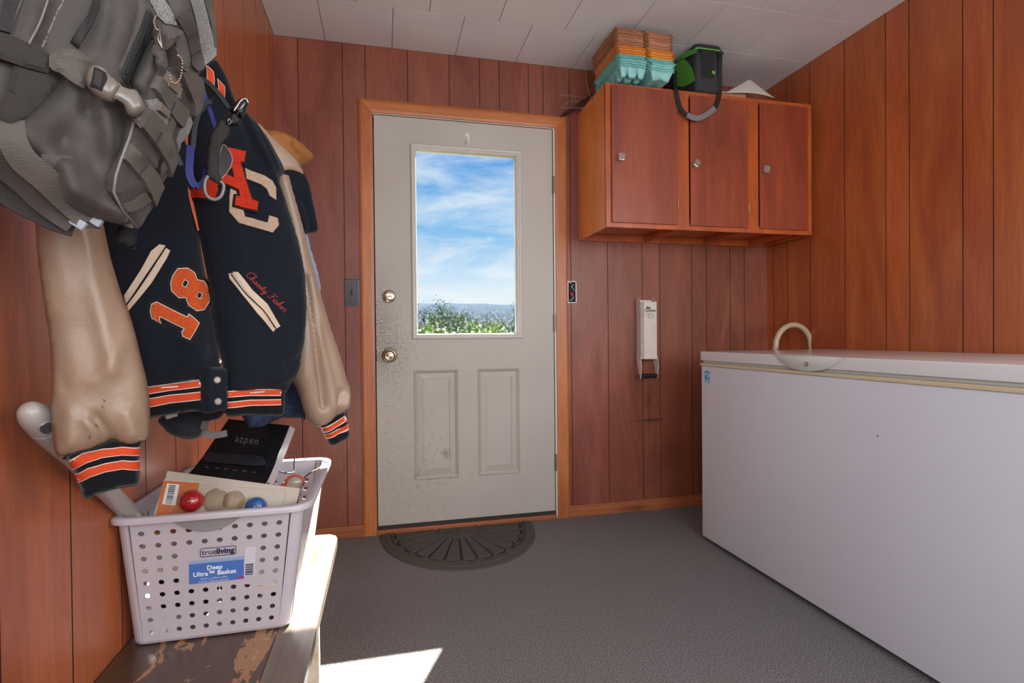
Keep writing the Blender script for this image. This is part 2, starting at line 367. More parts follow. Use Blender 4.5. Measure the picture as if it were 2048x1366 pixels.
# window moulding
m = MB(); x0, x1, z0, z1 = .138, .706, .966, 1.942
prof = [(0, 0), (0, -.010), (.004, -.013), (.012, -.012), (.016, -.007), (.022, -.007), (.026, .004), (.026, .02)]
rs = m.loft([[(x0+o, D+d, z0+o), (x1-o, D+d, z0+o), (x1-o, D+d, z1-o), (x0+o, D+d, z1-o)] for o, d in prof], cap=False)
m.build('window_frame', mat('moulding_white', 'c4bfb8', .4), door)
g = MB(); g.box((wx0+.001, D+.018, wz0), (wx1, D+.021, wz1))
M_glass = bpy.data.materials.new('door_glass'); M_glass.use_nodes = True; t = M_glass.node_tree; t.nodes.clear()
tr = t.nodes.new('ShaderNodeBsdfTransparent'); gl = t.nodes.new('ShaderNodeBsdfGlossy'); gl.inputs['Roughness'].default_value = .03; mxs = t.nodes.new('ShaderNodeMixShader'); fr = t.nodes.new('ShaderNodeFresnel'); fr.inputs[0].default_value = 1.10
tr.inputs[0].default_value = (.97, .985, .98, 1)
df = t.nodes.new('ShaderNodeBsdfDiffuse'); df.inputs[0].default_value = (.8, .8, .8, 1); tcn = t.nodes.new('ShaderNodeTexCoord'); nzz = t.nodes.new('ShaderNodeTexNoise'); nzz.inputs['Scale'].default_value = 55; nzz.inputs['Detail'].default_value = 7; t.links.new(tcn.outputs['Object'], nzz.inputs['Vector'])
sp = t.nodes.new('ShaderNodeSeparateXYZ'); t.links.new(tcn.outputs['Object'], sp.inputs[0])
low = t.nodes.new('ShaderNodeMapRange'); t.links.new(sp.outputs['Z'], low.inputs[0]); low.inputs[1].default_value = 1.12; low.inputs[2].default_value = .93; low.inputs[3].default_value = .02; low.inputs[4].default_value = .6
mr = t.nodes.new('ShaderNodeMapRange'); t.links.new(nzz.outputs[0], mr.inputs[0]); mr.inputs[1].default_value = .5; mr.inputs[2].default_value = .8
mu = t.nodes.new('ShaderNodeMath'); mu.operation = 'MULTIPLY'; t.links.new(mr.outputs[0], mu.inputs[0]); t.links.new(low.outputs[0], mu.inputs[1])
mx2 = t.nodes.new('ShaderNodeMixShader'); out = t.nodes.new('ShaderNodeOutputMaterial')
t.links.new(fr.outputs[0], mxs.inputs[0]); t.links.new(tr.outputs[0], mxs.inputs[1]); t.links.new(gl.outputs[0], mxs.inputs[2])
t.links.new(mu.outputs[0], mx2.inputs[0]); t.links.new(mxs.outputs[0], mx2.inputs[1]); t.links.new(df.outputs[0], mx2.inputs[2]); t.links.new(mx2.outputs[0], out.inputs[0])
g.build('glass_pane', M_glass, door)
M_nickel = mat('satin_nickel', 'b8ad98', .22, 1)
M_nickel2 = mat('dark_nickel', '6b6254', .35, 1)
dk = onY(778, 593, D); m = MB(); m.lathe([(.032, 0), (.032, .006), (.028, .014), (.024, .016), (.012, .017), (.001, .0172)], (dk.x, D, dk.z), (0, -1, 0), 32); db = m.build('deadbolt', M_nickel, door, auto=30)
m = MB(); m.box((-.017, -.016, -.0045), (.017, 0, .0045), bev=.003, M=Matrix.Translation((dk.x, D-.016, dk.z))); m.build('thumb_turn', M_nickel, db)
kn = onY(779, 711, D); m = MB(); m.lathe([(.036, 0), (.036, .004), (.031, .009), (.022, .011)], (kn.x, D, kn.z), (0, -1, 0), 32); kp = m.build('door_knob', M_nickel, door, auto=30)
m = MB(); m.lathe([(.014, .01), (.014, .024), (.020, .032), (.0275, .042), (.0285, .052), (.026, .060), (.020, .066), (.0185, .0655), (.013, .067), (.0122, .0655), (.006, .067), (.001, .067)], (kn.x, D, kn.z), (0, -1, 0), 32); m.build('knob_grip', M_nickel, kp, auto=40)
for zz in (1.78, 1.045, .30):
    m = MB(); m.tube([(dx1+.004, D-.005, zz-.045), (dx1+.004, D-.005, zz+.045)], .0055, 10)
    for k in range(5): m.tube([(dx1+.004, D-.005, zz-.045+k*.018+.001), (dx1+.004, D-.005, zz-.045+k*.018+.016)], .0065, 10)
    m.box((dx1-.002, D-.003, zz-.045), (dx1+.012, D-.001, zz+.045)); m.build('hinge', mat('hinge_brass', '8d8068', .4, .8), door)
m = MB(); m.box((dx0-.005, D-.006, kn.z-.03), (dx0+.002, D-.0005, kn.z+.03), bev=.002); m.build('strike_plate', mat('rusty_steel', '4a2c22', .6, .6), door)
m = MB(); m.box((dx0-.006, D-.003, dz0-.018), (dx1+.004, D+.03, dz0), bev=.001); m.build('door_sweep', mat('sweep_rubber', '2b2a28', .7), door)
# adhesive hook on the door
hk = onY(934, 279, D); hook = thing('adhesive_hook', 'white oval adhesive hook stuck on the door above its glass', 'hook', (hk.x, D, hk.z))
m = MB(); pl = [(hk.x+.013*math.cos(a), D-.0005, hk.z+.034*math.sin(a)) for a in [2*PI*k/28 for k in range(28)]]; m.prism(pl, (0, -.004, 0)); m.build('back_plate', mat('hook_plastic', 'dcdad6', .3), hook, auto=40)
m = MB(); m.tube(crom([(hk.x, D-.004, hk.z+.012), (hk.x, D-.009, hk.z-.008), (hk.x, D-.018, hk.z-.024), (hk.x, D-.026, hk.z-.018)], 5), [.008]*6+[.007]*5+[.006]*5, 10); m.build('hook_finger', MATS['hook_plastic'], hook, smooth=True)
# ------------------------------------------------------------------ switch, open outlet box
sw = thing('light_switch', 'dark brown toggle light switch plate left of the door casing', 'switch', (-.152, D, 1.195))
m = MB(); m.box((-.187, D-.006, 1.129), (-.117, D-.0005, 1.261), bev=.003); m.build('wall_plate', mat('switch_brown', '2e2a2e', .3, coat=.4), sw)
m = MB(); m.box((-.158, D-.009, 1.18), (-.146, D-.005, 1.21), bev=.001); m.box((-.156, D-.020, 1.196), (-.148, D-.006, 1.204), bev=.002); m.build('toggle', mat('toggle_black', '151315', .3), sw)
for dz in (.041, -.041):
    m = MB(); m.lathe([(.004, 0), (.004, .001), (.001, .002)], (-.152, D-.006, 1.195+dz), (0, -1, 0), 12); m.build('screw', M_nickel2, sw)
ob = thing('junction_box', 'open metal outlet box without cover right of the door casing', 'outlet box', (.985, D, 1.21))
m = MB(); a, b, c, d = .960, 1.008, 1.152, 1.268
m.box((a, D-.0015, c), (a+.003, D-.0003, d)); m.box((b-.003, D-.003, c), (b, D-.0003, d)); m.box((a, D-.003, d-.003), (b, D-.0003, d)); m.box((a, D-.003, c), (b, D-.0003, c+.003))
m.build('box_rim', mat('galvanised', '9b9c9c', .35, .9), ob)
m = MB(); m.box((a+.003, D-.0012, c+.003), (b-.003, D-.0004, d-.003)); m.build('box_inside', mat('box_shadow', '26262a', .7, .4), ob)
m = MB(); m.lathe([(.009, 0), (.009, .012), (.006, .02), (.004, .021)], (.978, D-.012, 1.205), (.1, -.1, -1), 12); m.build('wire_nut', mat('wire_nut_red', '9c2a36', .4), ob, auto=40)
m = MB(); m.tube(crom([(.972, D-.002, 1.165), (.985, D-.014, 1.175), (.980, D-.014, 1.192), (.978, D-.012, 1.204)], 5), .002, 6); m.tube(crom([(.995, D-.002, 1.25), (.978, D-.012, 1.24), (.99, D-.012, 1.225), (.998, D-.003, 1.215)], 5), .0018, 6); m.build('wire', mat('wire_white', 'c9c6bd', .5), ob)
m = MB(); m.box((.965, D-.004, 1.258), (.98, D-.001, 1.268), bev=.001); m.build('mounting_tab', mat('tab_cream', 'b9a98c', .5), ob)
# ------------------------------------------------------------------ wall cabinet
M_cabf = wood('cabinet_frame_wood', '9a4820', 'b25826', 'c4672e', rough=.35, coat=.35)
M_cabd = wood('cabinet_door_wood', '7a3420', '8c3f26', '9b4c2e', rough=.4, coat=.3, grain=(12, 12, .4), stains=(((.02, -.36, .46), (.16, .3, .28), .5, '3a1c10'),))
M_cabside_lit = wood('cabinet_side_lit_wood', 'd27a36', 'df8842', 'e8954e', rough=.35, coat=.3, grain=(9, 9, .5))  # bounced light put into the colour: left side lighter than the other cabinet wood
cx0, cx1, cy, cz0, cz1 = 1.022, 2.170, 2.345, 1.486, 2.163
cab = thing('wall_cabinet', 'stained wooden three-door cabinet hung high on the back wall', 'cabinet', (1.6, 2.7, cz0))
m = MB(); m.box((cx0, cy+.018, cz0), (cx0+.012, D-.002, cz1), bev=.001); m.build('side_panel', M_cabside_lit, cab)
m = MB(); m.box((cx1-.012, cy+.018, cz0), (cx1, D-.002, cz1), bev=.001); m.build('side_panel', M_cabf, cab)
m = MB(); m.box((cx0+.012, cy+.018, cz1-.012), (cx1-.012, D-.002, cz1)); m.build('top_panel', M_cabf, cab)
m = MB(); m.box((cx0+.012, cy+.02, cz0+.035), (cx1-.012, D-.002, cz0+.047)); m.build('bottom_panel', M_cabf, cab)
m = MB()
sx = [(1.022, 1.052), (1.392, 1.458), (1.785, 1.850), (2.140, 2.170)]
for a, b in sx: m.box((a, cy, cz0), (b, cy+.018, cz1), bev=.0015)
for a, b in zip(sx, sx[1:]):
    m.box((a[1], cy, cz1-.03), (b[0], cy+.018, cz1), bev=.001); m.box((a[1], cy+.0005, cz0), (b[0], cy+.018, cz0+.035), bev=.001)
m.build('face_frame', M_cabf, cab)
m = MB(); m.box((cx0+.012, D-.02, cz0+.0), (cx1-.012, D-.002, cz0+.034)); m.build('back_rail', M_cabf, cab)
for x in (1.40, 1.77, 2.06):
    m = MB(); m.box((x, cy+.02, cz0+.002), (x+.02, D-.02, cz0+.034), bev=.001); m.build('bottom_batten', M_cabf, cab)
M_acr = mat('clear_acrylic', 'dfe3e0', .06, trans=.85, coat=.5)
kx = [onY(1238, 318, cy), onY(1386, 331, cy), onY(1525, 342, cy)]
for i, (a, b) in enumerate(zip(sx, sx[1:])):
    dr = MB(); dr.box((a[1]-.004 if i == 0 else a[1]+.003, cy-.012, cz0+.022), (b[0]-.004, cy-.0005, cz1-.022 if i else cz1-.014), bev=.002)
    if i == 0: pass
    dd = dr.build('cabinet_door', M_cabd, cab)
    p = kx[i]; ang = (.1, .6, .25)[i]
    k = MB(); k.lathe([(.006, 0), (.006, .01)], (p.x, cy-.012, p.z), (0, -1, 0), 12); k.box((-.014, -.012, -.017), (.014, .004, .017), bev=.004, M=Matrix.Translation((p.x, cy-.027, p.z)) @ Matrix.Rotation(ang, 4, 'Y'))
    k.build('knob', M_acr, dd, smooth=False, label='clear acrylic square knob')
    for zz in (cz1-.09, cz0+.12) if i < 2 else ():
        h = MB(); h.tube([(b[0]-.001, cy-.013, zz-.02), (b[0]-.001, cy-.013, zz+.02)], .003, 8); h.build('hinge', mat('brass_small', 'a3894f', .35, .9), dd)
# ------------------------------------------------------------------ chest freezer
M_fz = mat('freezer_enamel', 'd4d7e0', .22, bump=.35, bscale=260, coat=.3, bdist=.0012)
M_fzl = mat('freezer_lid_enamel', 'd9d9da', .2, coat=.4)
fx, fy0, fy1, fxr = 1.459, .42, 2.2533, 2.172
fz = thing('chest_freezer', 'large white chest freezer along the right wall', 'freezer', (1.8, 1.3, 0))
m = MB(); m.box((fx, fy0, .02), (fxr, fy1, .828), bev=.006, seg=3); m.build('body', M_fz, fz, auto=30)
m = MB(); m.box((fx+.05, fy0+.05, 0), (fxr-.05, fy1-.05, .02)); m.build('plinth', M_dark, fz)
m = MB(); m.box((fx-.004, fy0-.004, .828), (fxr, fy1+.004, .841), bev=.003); m.build('rim_trim', mat('cream_trim', 'cbbd9d', .45), fz)
m = MB(); m.box((fx+.006, fy0+.006, .841), (fxr-.006, fy1-.006, .852), bev=.003); m.build('gasket', mat('gasket_grey', 'b6b7b2', .5), fz)
m = MB(); m.box((fx-.002, fy0-.004, .852), (fxr, fy1+.004, .8956), bev=.006, seg=3); lid = m.build('lid', M_fzl, fz, auto=30)
# handle: almond shaped
hy, hl = 1.600, .165
m = MB(); rings = []
for k in range(21):
    t_ = -1+2*k/20; w_ = max(1e-3, (1-abs(t_)**2.2)); y = hy+t_*hl
    top = .8935+.004*w_; bot = .8935-.052*w_; dpt = .0015+.020*w_
    rings.append([(fx-.003, y, top), (fx-dpt*.75, y, top-.001), (fx-dpt, y, top-.006*w_-.001), (fx-dpt*.9, y, (top*.4+bot*.6)), (fx-.003-dpt*.3, y, bot), (fx-.003, y, bot)])
m.loft(rings); m.build('lid_handle', mat('handle_white', 'ccd0cb', .3, coat=.3), lid, auto=50)
m = MB(); m.lathe([(.0085, 0), (.0085, .002), (.006, .003), (.0055, .0015), (.001, .0015)], (fx-.0215, hy-.02, .868), (-1, 0, 0), 20); m.build('key_lock', mat('chrome', 'c4c8cc', .12, 1), lid, auto=30)
# energy sticker
st = onX(1414.5, 753.5, fx)
m = MB(); m.box((fx-.0012, st.y-.019, st.z-.027), (fx-.0002, st.y+.019, st.z+.027)); stk = m.build('energy_sticker', mat('sticker_blue', '3f9bc9', .4), fz, label='blue and white energy sticker')
m = MB(); pts = [(fx-.0016, st.y+.013*math.cos(a), st.z+.004+.013*math.sin(a)) for a in [PI*k/14 for k in range(15)]]; m.tube(pts, .0012, 6)
m.box((fx-.0018, st.y-.015, st.z-.0235), (fx-.001, st.y+.015, st.z-.020)); m.box((fx-.0018, st.y-.013, st.z-.016), (fx-.001, st.y+.013, st.z-.013))
sp_ = []
for k in range(10):
    r = .0055 if k % 2 == 0 else .0025; sp_.append((fx-.0012, st.y-.007+r*math.sin(k*PI/5), st.z+.001+r*math.cos(k*PI/5)))
m.prism(sp_, (-.0006, 0, 0)); m.build('sticker_mark', mat('sticker_white', 'e4eef2', .4), stk)
m = MB()
sc1 = onX(1755, 872, fx); m.sphere((fx-.0004, sc1.y, sc1.z), .003, (.2, 1, 1), 10); m.build('chip_mark', mat('chip', '4d4a48', .6), fz)
# hose behind the freezer
h0, h1 = onY(1546, 700, 2.42), onY(1628, 700, 2.38)
top = onY(1585, 650, 2.40)
cxh, rh = (h0.x+h1.x)/2, (h1.x-h0.x)/2; zt_ = top.z-rh*1.05
pts = [(h0.x-.004, 2.41, .02), (h0.x-.002, 2.41, .5), (h0.x, 2.41, zt_-.06)]+[(cxh-rh*math.cos(PI*k/10), 2.40, zt_+rh*1.05*math.sin(PI*k/10)) for k in range(11)]+[(h1.x+.002, 2.39, zt_-.06), (h1.x+.003, 2.39, .5), (h1.x+.003, 2.39, .02)]
m = MB(); m.tube(crom(pts, 10), .0145, 12); hz = m.build('hose', mat('cream_hose', 'bfa98c', .35, coat=.2), None, True); tag(hz, 'cream plastic hose bent in an arch behind the freezer', 'hose')
# ------------------------------------------------------------------ can crusher
M_cr = mat('crusher_white', 'd6cfc6', .35, col2='c5b9ad', nscale=14, lo=.55, hi=.75)
q0, q1 = onY(1272, 603, D-.005), onY(1313, 758, D-.03)
crx0, crx1, crd = 1.357, 1.452, .078
cz_t, cz_b = 1.155, .845
cr_ = thing('can_crusher', 'white wall-mounted can crusher with black handle left of the freezer', 'can crusher', (1.41, D, .95))
m = MB(); yb = D-.0005
m.box((crx0, D-.006, .846), (crx1, yb, 1.17), bev=.001)
pf = [(crx0, yb), (crx0, D-crd*.72), (crx0+.010, D-crd), (crx1-.010, D-crd), (crx1, D-crd*.72), (crx1, yb)]
inn = [(crx0+.002, yb), (crx0+.002, D-crd*.71), (crx0+.011, D-crd+.002), (crx1-.011, D-crd+.002), (crx1-.002, D-crd*.71), (crx1-.002, yb)]
for (pa, pb, ia, ib) in zip(pf, pf[1:], inn, inn[1:]):
    lo_ = [(pa[0], pa[1], cz_b), (pb[0], pb[1], cz_b), (ib[0], ib[1], cz_b), (ia[0], ia[1], cz_b)]
    m.prism(lo_, (0, 0, cz_t-cz_b))
m.prism([(crx0, yb, cz_t), (crx0, D-.055, cz_t), (crx0, D-.02, 1.185), (crx0, yb, 1.185)], (.002, 0, 0)); m.prism([(crx1-.002, yb, cz_t), (crx1-.002, D-.055, cz_t), (crx1-.002, D-.02, 1.185), (crx1-.002, yb, 1.185)], (.002, 0, 0))
m.build('housing', M_cr, cr_)
for x in (crx0-.004, crx1+.001):
    m = MB(); m.prism([(x, D-.004, .86), (x, D-.060, .86), (x, D-.072, .80), (x, D-.060, .738), (x, D-.044, .738), (x, D-.03, .80)], (.003, 0, 0)); m.build('lever_arm', M_cr, cr_)
    m = MB(); m.lathe([(.006, -.002), (.006, .0055), (.003, .007)], (x, D-.052, .752), (1 if x > 1.4 else -1, 0, 0), 10); m.build('rivet', M_nickel2, cr_)
m = MB(); m.tube([(crx0-.001, D-.052, .752), (crx1+.001, D-.052, .752)], .012, 14); m.build('handle_bar', mat('black_grip', '1c1d1f', .45), cr_, auto=40)
m = MB(); m.lathe([(.032, .848), (.034, .86), (.034, .875)], (.5*(crx0+crx1), D-.04, 0), (0, 0, 1), 20); m.build('ram_plate', mat('ram_steel', '55504c', .5, .6), cr_, auto=40)
def text_mesh(body, size, M, m_, name, parent, extrude=.0004, shear=0, label=None, fn=None, align='CENTER', bold=0, spacing=1.0):
    cu = bpy.data.curves.new(name, 'FONT'); cu.body = body; cu.size = size; cu.extrude = extrude; cu.shear = shear; cu.align_x = align; cu.align_y = 'CENTER'; cu.resolution_u = 3; cu.offset = bold; cu.space_character = spacing
    o = bpy.data.objects.new('tmp', cu); COL.objects.link(o)
    dg = bpy.context.evaluated_depsgraph_get(); me = bpy.data.meshes.new_from_object(o.evaluated_get(dg)); bpy.data.objects.remove(o, do_unlink=True)
    if fn:
        for v in me.vertices: v.co = fn(v.co)
    else: me.transform(M)
    me.name = name
    return link(name, me, m_, parent, label=label)
M_ink = mat('green_black_ink', '2e3a26', .5); M_inky = mat('ink_yellow', 'c9c58f', .5)
def wallM(x, y, z): return Matrix.Translation((x, y, z)) @ Matrix.Rotation(PI/2, 4, 'X')
tx = (crx0+crx1)/2
text_mesh('the', .018, wallM(tx-.012, D-crd-.0004, 1.123), M_ink, 'lettering', cr_, bold=.0012)
text_mesh('Crusher', .020, wallM(tx, D-crd-.0004, 1.108), M_ink, 'lettering', cr_, bold=.0012)
text_mesh('Crusher', .020, wallM(tx, D-crd-.0012, 1.108), M_inky, 'lettering', cr_, bold=-.0002)
m = MB()
for r0, r1_, my in ((.016, .014, D-crd-.0006),):
    op = [(tx+.002+.017*(abs(math.cos(a))**.6)*math.copysign(1, math.cos(a)), D-crd-.0002, 1.079+.012*(abs(math.sin(a))**.6)*math.copysign(1, math.sin(a))) for a in [2*PI*k/24 for k in range(24)]]
    m.tube(op+[op[0]], .0009, 6)
m.tube([(tx-.006, D-crd-.0005, 1.079), (tx-.002, D-crd-.0005, 1.083), (tx-.009, D-crd-.0005, 1.083), (tx-.006, D-crd-.0005, 1.076)], .0012, 6); m.tube([(tx+.002, D-crd-.0005, 1.078), (tx+.014, D-crd-.0005, 1.080)], .0008, 6)
m.build('can_emblem', M_ink, cr_)
# ------------------------------------------------------------------ half-round door mat
matM = mat('rubber_mat', '474440', .8, col2='534f49', nscale=300, bump=.3)
mt = MB(); NX, NY = 260, 110; mcx, mcy, ra, rb = .352, 2.700, .385, .500
def mat_h(x, y):
    dx, dy = (x-mcx)/ra, (mcy-y)/rb; r = math.hypot(dx, dy)
    if r > 1: return None
    h = .008
    a = math.degrees(math.atan2(dy, dx))
    if .93 < r: h = .0055 if r < .975 else .004
    elif r > .88: h = .0095
    elif r > .855: h = .003
    elif r > .30:
        pet = (a % (180/13)) / (180/13); edge = abs(pet-.5)*2; rp = (r-.32)/.5
        end = .83-.035*(edge**4)*1.6
        h = .0085
        if edge > .80 and r < .80: h = .0025
        if r > end-.022 and r < end+.016: h = .0025
    elif r > .27: h = .004
    elif r > .22: h = .009
    else: h = .0065 + .002*math.sin(a/180*PI*9)
    return h
grid = {}
for i in range(NX+1):
    # polar grid keeps the border smooth
    a = PI*i/NX
    for jj in range(NY+1):
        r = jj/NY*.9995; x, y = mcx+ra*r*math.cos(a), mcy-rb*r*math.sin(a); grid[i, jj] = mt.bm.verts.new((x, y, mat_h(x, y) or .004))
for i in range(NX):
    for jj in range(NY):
        mt.mi = 1 if sum(q.co.z for q in (grid[i, jj], grid[i, jj+1], grid[i+1, jj+1], grid[i+1, jj]))/4 < .0038 else 0  # groove shade put into the colour: low faces get a darker material
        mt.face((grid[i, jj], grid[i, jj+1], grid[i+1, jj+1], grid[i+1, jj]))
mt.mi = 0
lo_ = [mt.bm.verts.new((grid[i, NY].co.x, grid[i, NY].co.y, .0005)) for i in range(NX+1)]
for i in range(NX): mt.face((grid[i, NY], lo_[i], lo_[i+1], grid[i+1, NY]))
dm = mt.build('door_mat', [matM, mat('mat_groove_shade', '211f1e', .9)], None, True); tag(dm, 'dark half-round rubber door mat with petal pattern in front of the door', 'door mat')
# ------------------------------------------------------------------ outdoors, seen through the door glass
M_ground = mat('dry_grass', '2e3119', .95, col2='373824', spec=0, nscale=1.2)
m = MB(); m.box((-30, D+.3, -.3), (30, 90, -.12)); gr = struct(m.build('ground_outside', M_ground))
hm = MB(); nx = 60; pr = []
for i in range(nx+1):
    x = -30+80*i/nx; pr.append((x, 62, 4.9+.25*mnoise.noise(Vector((x*.06, 0, 0)))+.25*mnoise.noise(Vector((x*.3, 3, 0)))+.3*(-x/20)))
base = [hm.bm.verts.new((p[0], 44, -.2)) for p in pr]; mid = [hm.bm.verts.new((p[0], 54, p[2]*.62)) for p in pr]; tp = [hm.bm.verts.new(p) for p in pr]; bk_ = [hm.bm.verts.new((p[0], 80, -.2)) for p in pr]
for a, b in ((base, mid), (mid, tp), (tp, bk_)):
    for i in range(nx): hm.face((a[i], a[i+1], b[i+1], b[i]))
hl_ = struct(hm.build('hills', mat('pale_hill', '353d46', .95, col2='303942', spec=0, nscale=.35), None, True))
M_leaf = mat('leaf_green', '6d8c30', .9, col2='8aa246', spec=0, nscale=3); M_leafd = mat('leaf_dark', '48604c', .9, col2='5e7858', spec=0, nscale=3); M_twig = mat('twig', '3a3733', .9, spec=0)
def shrub(name, label, base, h, w, nbranch, nleaf, leafm, cat='shrub', leaf=.05, seed=1, group=None):
    rnd = random.Random(seed); root = thing(name, label, cat, base, group); b0 = Vector(base)
    tw = MB(); tips = []
    def grow(p, d, ln, r, lev):
        q = p+d*ln; mid = (p+q)/2+Vector((rnd.uniform(-1, 1), rnd.uniform(-1, 1), 0))*ln*.08
        tw.tube([p, mid, q], [r, r*.8, r*.6], 5)
        if lev == 0: tips.append((p, q)); return
        for _ in range(nbranch):
            dd = (d+Vector((rnd.uniform(-1, 1), rnd.uniform(-1, 1), rnd.uniform(-.3, .6)))*.85).normalized(); grow(p+(q-p)*rnd.uniform(.5, 1), dd, ln*rnd.uniform(.55, .8), r*.55, lev-1)
    for k in range(4):
        a = rnd.uniform(0, 2*PI); grow(b0+Vector((rnd.uniform(-.1, .1)*w, rnd.uniform(-.1, .1)*w, 0)), Vector((math.cos(a)*w/h*.55, math.sin(a)*w/h*.55, 1)).normalized(), h*.42, .02*h/2, 3)
    tw.build('branches', M_twig, root)
    lf = MB()
    for _ in range(nleaf):
        p, q = rnd.choice(tips); c = p+(q-p)*rnd.uniform(.2, 1.1)+Vector((rnd.gauss(0, 1), rnd.gauss(0, 1), rnd.gauss(0, 1)))*.04*h
        u = Vector((rnd.uniform(-1, 1), rnd.uniform(-1, 1), rnd.uniform(-1, 1))).normalized(); v = u.orthogonal().normalized(); s = leaf*rnd.uniform(.6, 1.2)
        lf.face([lf.bm.verts.new(c+x) for x in (u*s, v*s*.45, -u*s, -v*s*.45)])
    lf.build('foliage', leafm, root); return root
def at(px, y, z=-.12):
    p = onY(px, 640, y); return (p.x, y, z)
shrub('tree', 'dark bushy tree beyond the door glass, tallest of the plants', at(900, 17), 2.45, 1.7, 4, 6000, M_leafd, 'tree', .035, 4)
shrub('shrub', 'bright green shrub at the lower left behind the glass', at(846, 9.5), 1.55, .9, 4, 4200, M_leaf, leaf=.024, seed=8, group='shrubs in the yard')
shrub('shrub', 'bright green shrub right of the tree behind the glass', at(968, 10.5), 1.68, 1.0, 4, 5200, M_leaf, leaf=.024, seed=9, group='shrubs in the yard')
shrub('shrub', 'bare twiggy shrub at the right edge of the glass', at(1014, 13.5), 2.1, 1.1, 4, 500, M_leafd, leaf=.03, seed=10, group='shrubs in the yard')
shrub('shrub', 'bare twiggy shrub at the left edge of the glass', at(840, 13.5), 1.9, .9, 4, 400, M_leafd, leaf=.03, seed=12, group='shrubs in the yard')
# ------------------------------------------------------------------ bench
def peel_material():
    m = bpy.data.materials.new('peeling_brown_paint'); m.use_nodes = True; t = m.node_tree; nd = t.nodes; lk = t.links; b = nd['Principled BSDF']
    tcn = nd.new('ShaderNodeTexCoord'); mp = nd.new('ShaderNodeMapping'); mp.inputs['Scale'].default_value = (1, .42, 1); lk.new(tcn.outputs['Object'], mp.inputs[0])
    n = nd.new('ShaderNodeTexNoise'); n.inputs['Scale'].default_value = 17; n.inputs['Detail'].default_value = 7; n.inputs['Roughness'].default_value = .6; n.inputs['Distortion'].default_value = .6; lk.new(mp.outputs[0], n.inputs['Vector'])
    sp = nd.new('ShaderNodeSeparateXYZ'); lk.new(tcn.outputs['Object'], sp.inputs[0])
    # paint is worn most around x=-.24
    gx = nd.new('ShaderNodeMath'); gx.operation = 'ADD'; lk.new(sp.outputs['X'], gx.inputs[0]); gx.inputs[1].default_value = -.075
    ab = nd.new('ShaderNodeMath'); ab.operation = 'ABSOLUTE'; lk.new(gx.outputs[0], ab.inputs[0])
    ml = nd.new('ShaderNodeMath'); ml.operation = 'MULTIPLY_ADD'; lk.new(ab.outputs[0], ml.inputs[0]); ml.inputs[1].default_value = -.75; lk.new(n.outputs[0], ml.inputs[2])
    r = nd.new('ShaderNodeValToRGB'); lk.new(ml.outputs[0], r.inputs[0]); r.color_ramp.interpolation = 'CONSTANT'; e = r.color_ramp.elements
    e[0].position = 0; e[0].color = lin('57402f'); e[1].position = .497; e[1].color = lin('b98454'); q = e.new(.575); q.color = lin('c9a57c')
    n2 = nd.new('ShaderNodeTexNoise'); n2.inputs['Scale'].default_value = 120; n2.inputs['Detail'].default_value = 4; lk.new(mp.outputs[0], n2.inputs['Vector'])
    mx = nd.new('ShaderNodeMixRGB'); mx.blend_type = 'MULTIPLY'; mx.inputs[0].default_value = .5; lk.new(r.outputs[0], mx.inputs[1]); lk.new(n2.outputs['Color'], mx.inputs[2])
    lk.new(mx.outputs[0], b.inputs['Base Color']); b.inputs['Roughness'].default_value = .42; b.inputs['Coat Weight'].default_value = .5; b.inputs['Coat Roughness'].default_value = .22
    bn = nd.new('ShaderNodeBump'); bn.inputs['Strength'].default_value = .5; bn.inputs['Distance'].default_value = .002; lk.new(r.outputs[0], bn.inputs['Height']); lk.new(bn.outputs[0], b.inputs['Normal'])
    return m
M_peel = peel_material()
M_bgrey = mat('worn_grey_brown_board', '5b4b3e', .35, col2='77685a', nscale=30, stretch=(1, .1, 1), coat=.5, bump=.3, bscale=60, bstretch=(1, .15, 1))
BZ = .39
bench = thing('bench', 'old low wooden bench with peeling brown paint against the left wall', 'bench', (-.32, 1.0, 0))
m = MB(); m.box((XL+.004, .20, BZ-.024), (-.214, 1.675, BZ), bev=.0015); m.build('seat_board', M_peel, bench, label='wide board with peeling brown paint')
m = MB()
pts = [(-.213, .20), (-.1395, .20), (-.1395, 1.63), (-.146, 1.655), (-.162, 1.671), (-.185, 1.675), (-.213, 1.675)]
m.prism([(x, y, BZ-.024) for x, y in pts], (0, 0, .0235)); m.build('front_board', M_bgrey, bench, label='narrow worn grey-brown front board')
M_cream = mat('chipped_cream_paint', 'cdb089', .5, col2='e0d3bb', nscale=25, bump=.2)
m = MB(); m.box((-.260, .25, BZ-.085), (-.250, 1.28, BZ-.024)); m.build('apron', M_cream, bench)
for y, xr_ in ((1.29, -.154), (.35, -.154)):
    m = MB(); m.box((XL+.01, y, 0), (xr_, y+.022, BZ-.024), bev=.001); m.build('leg', M_cream, bench)
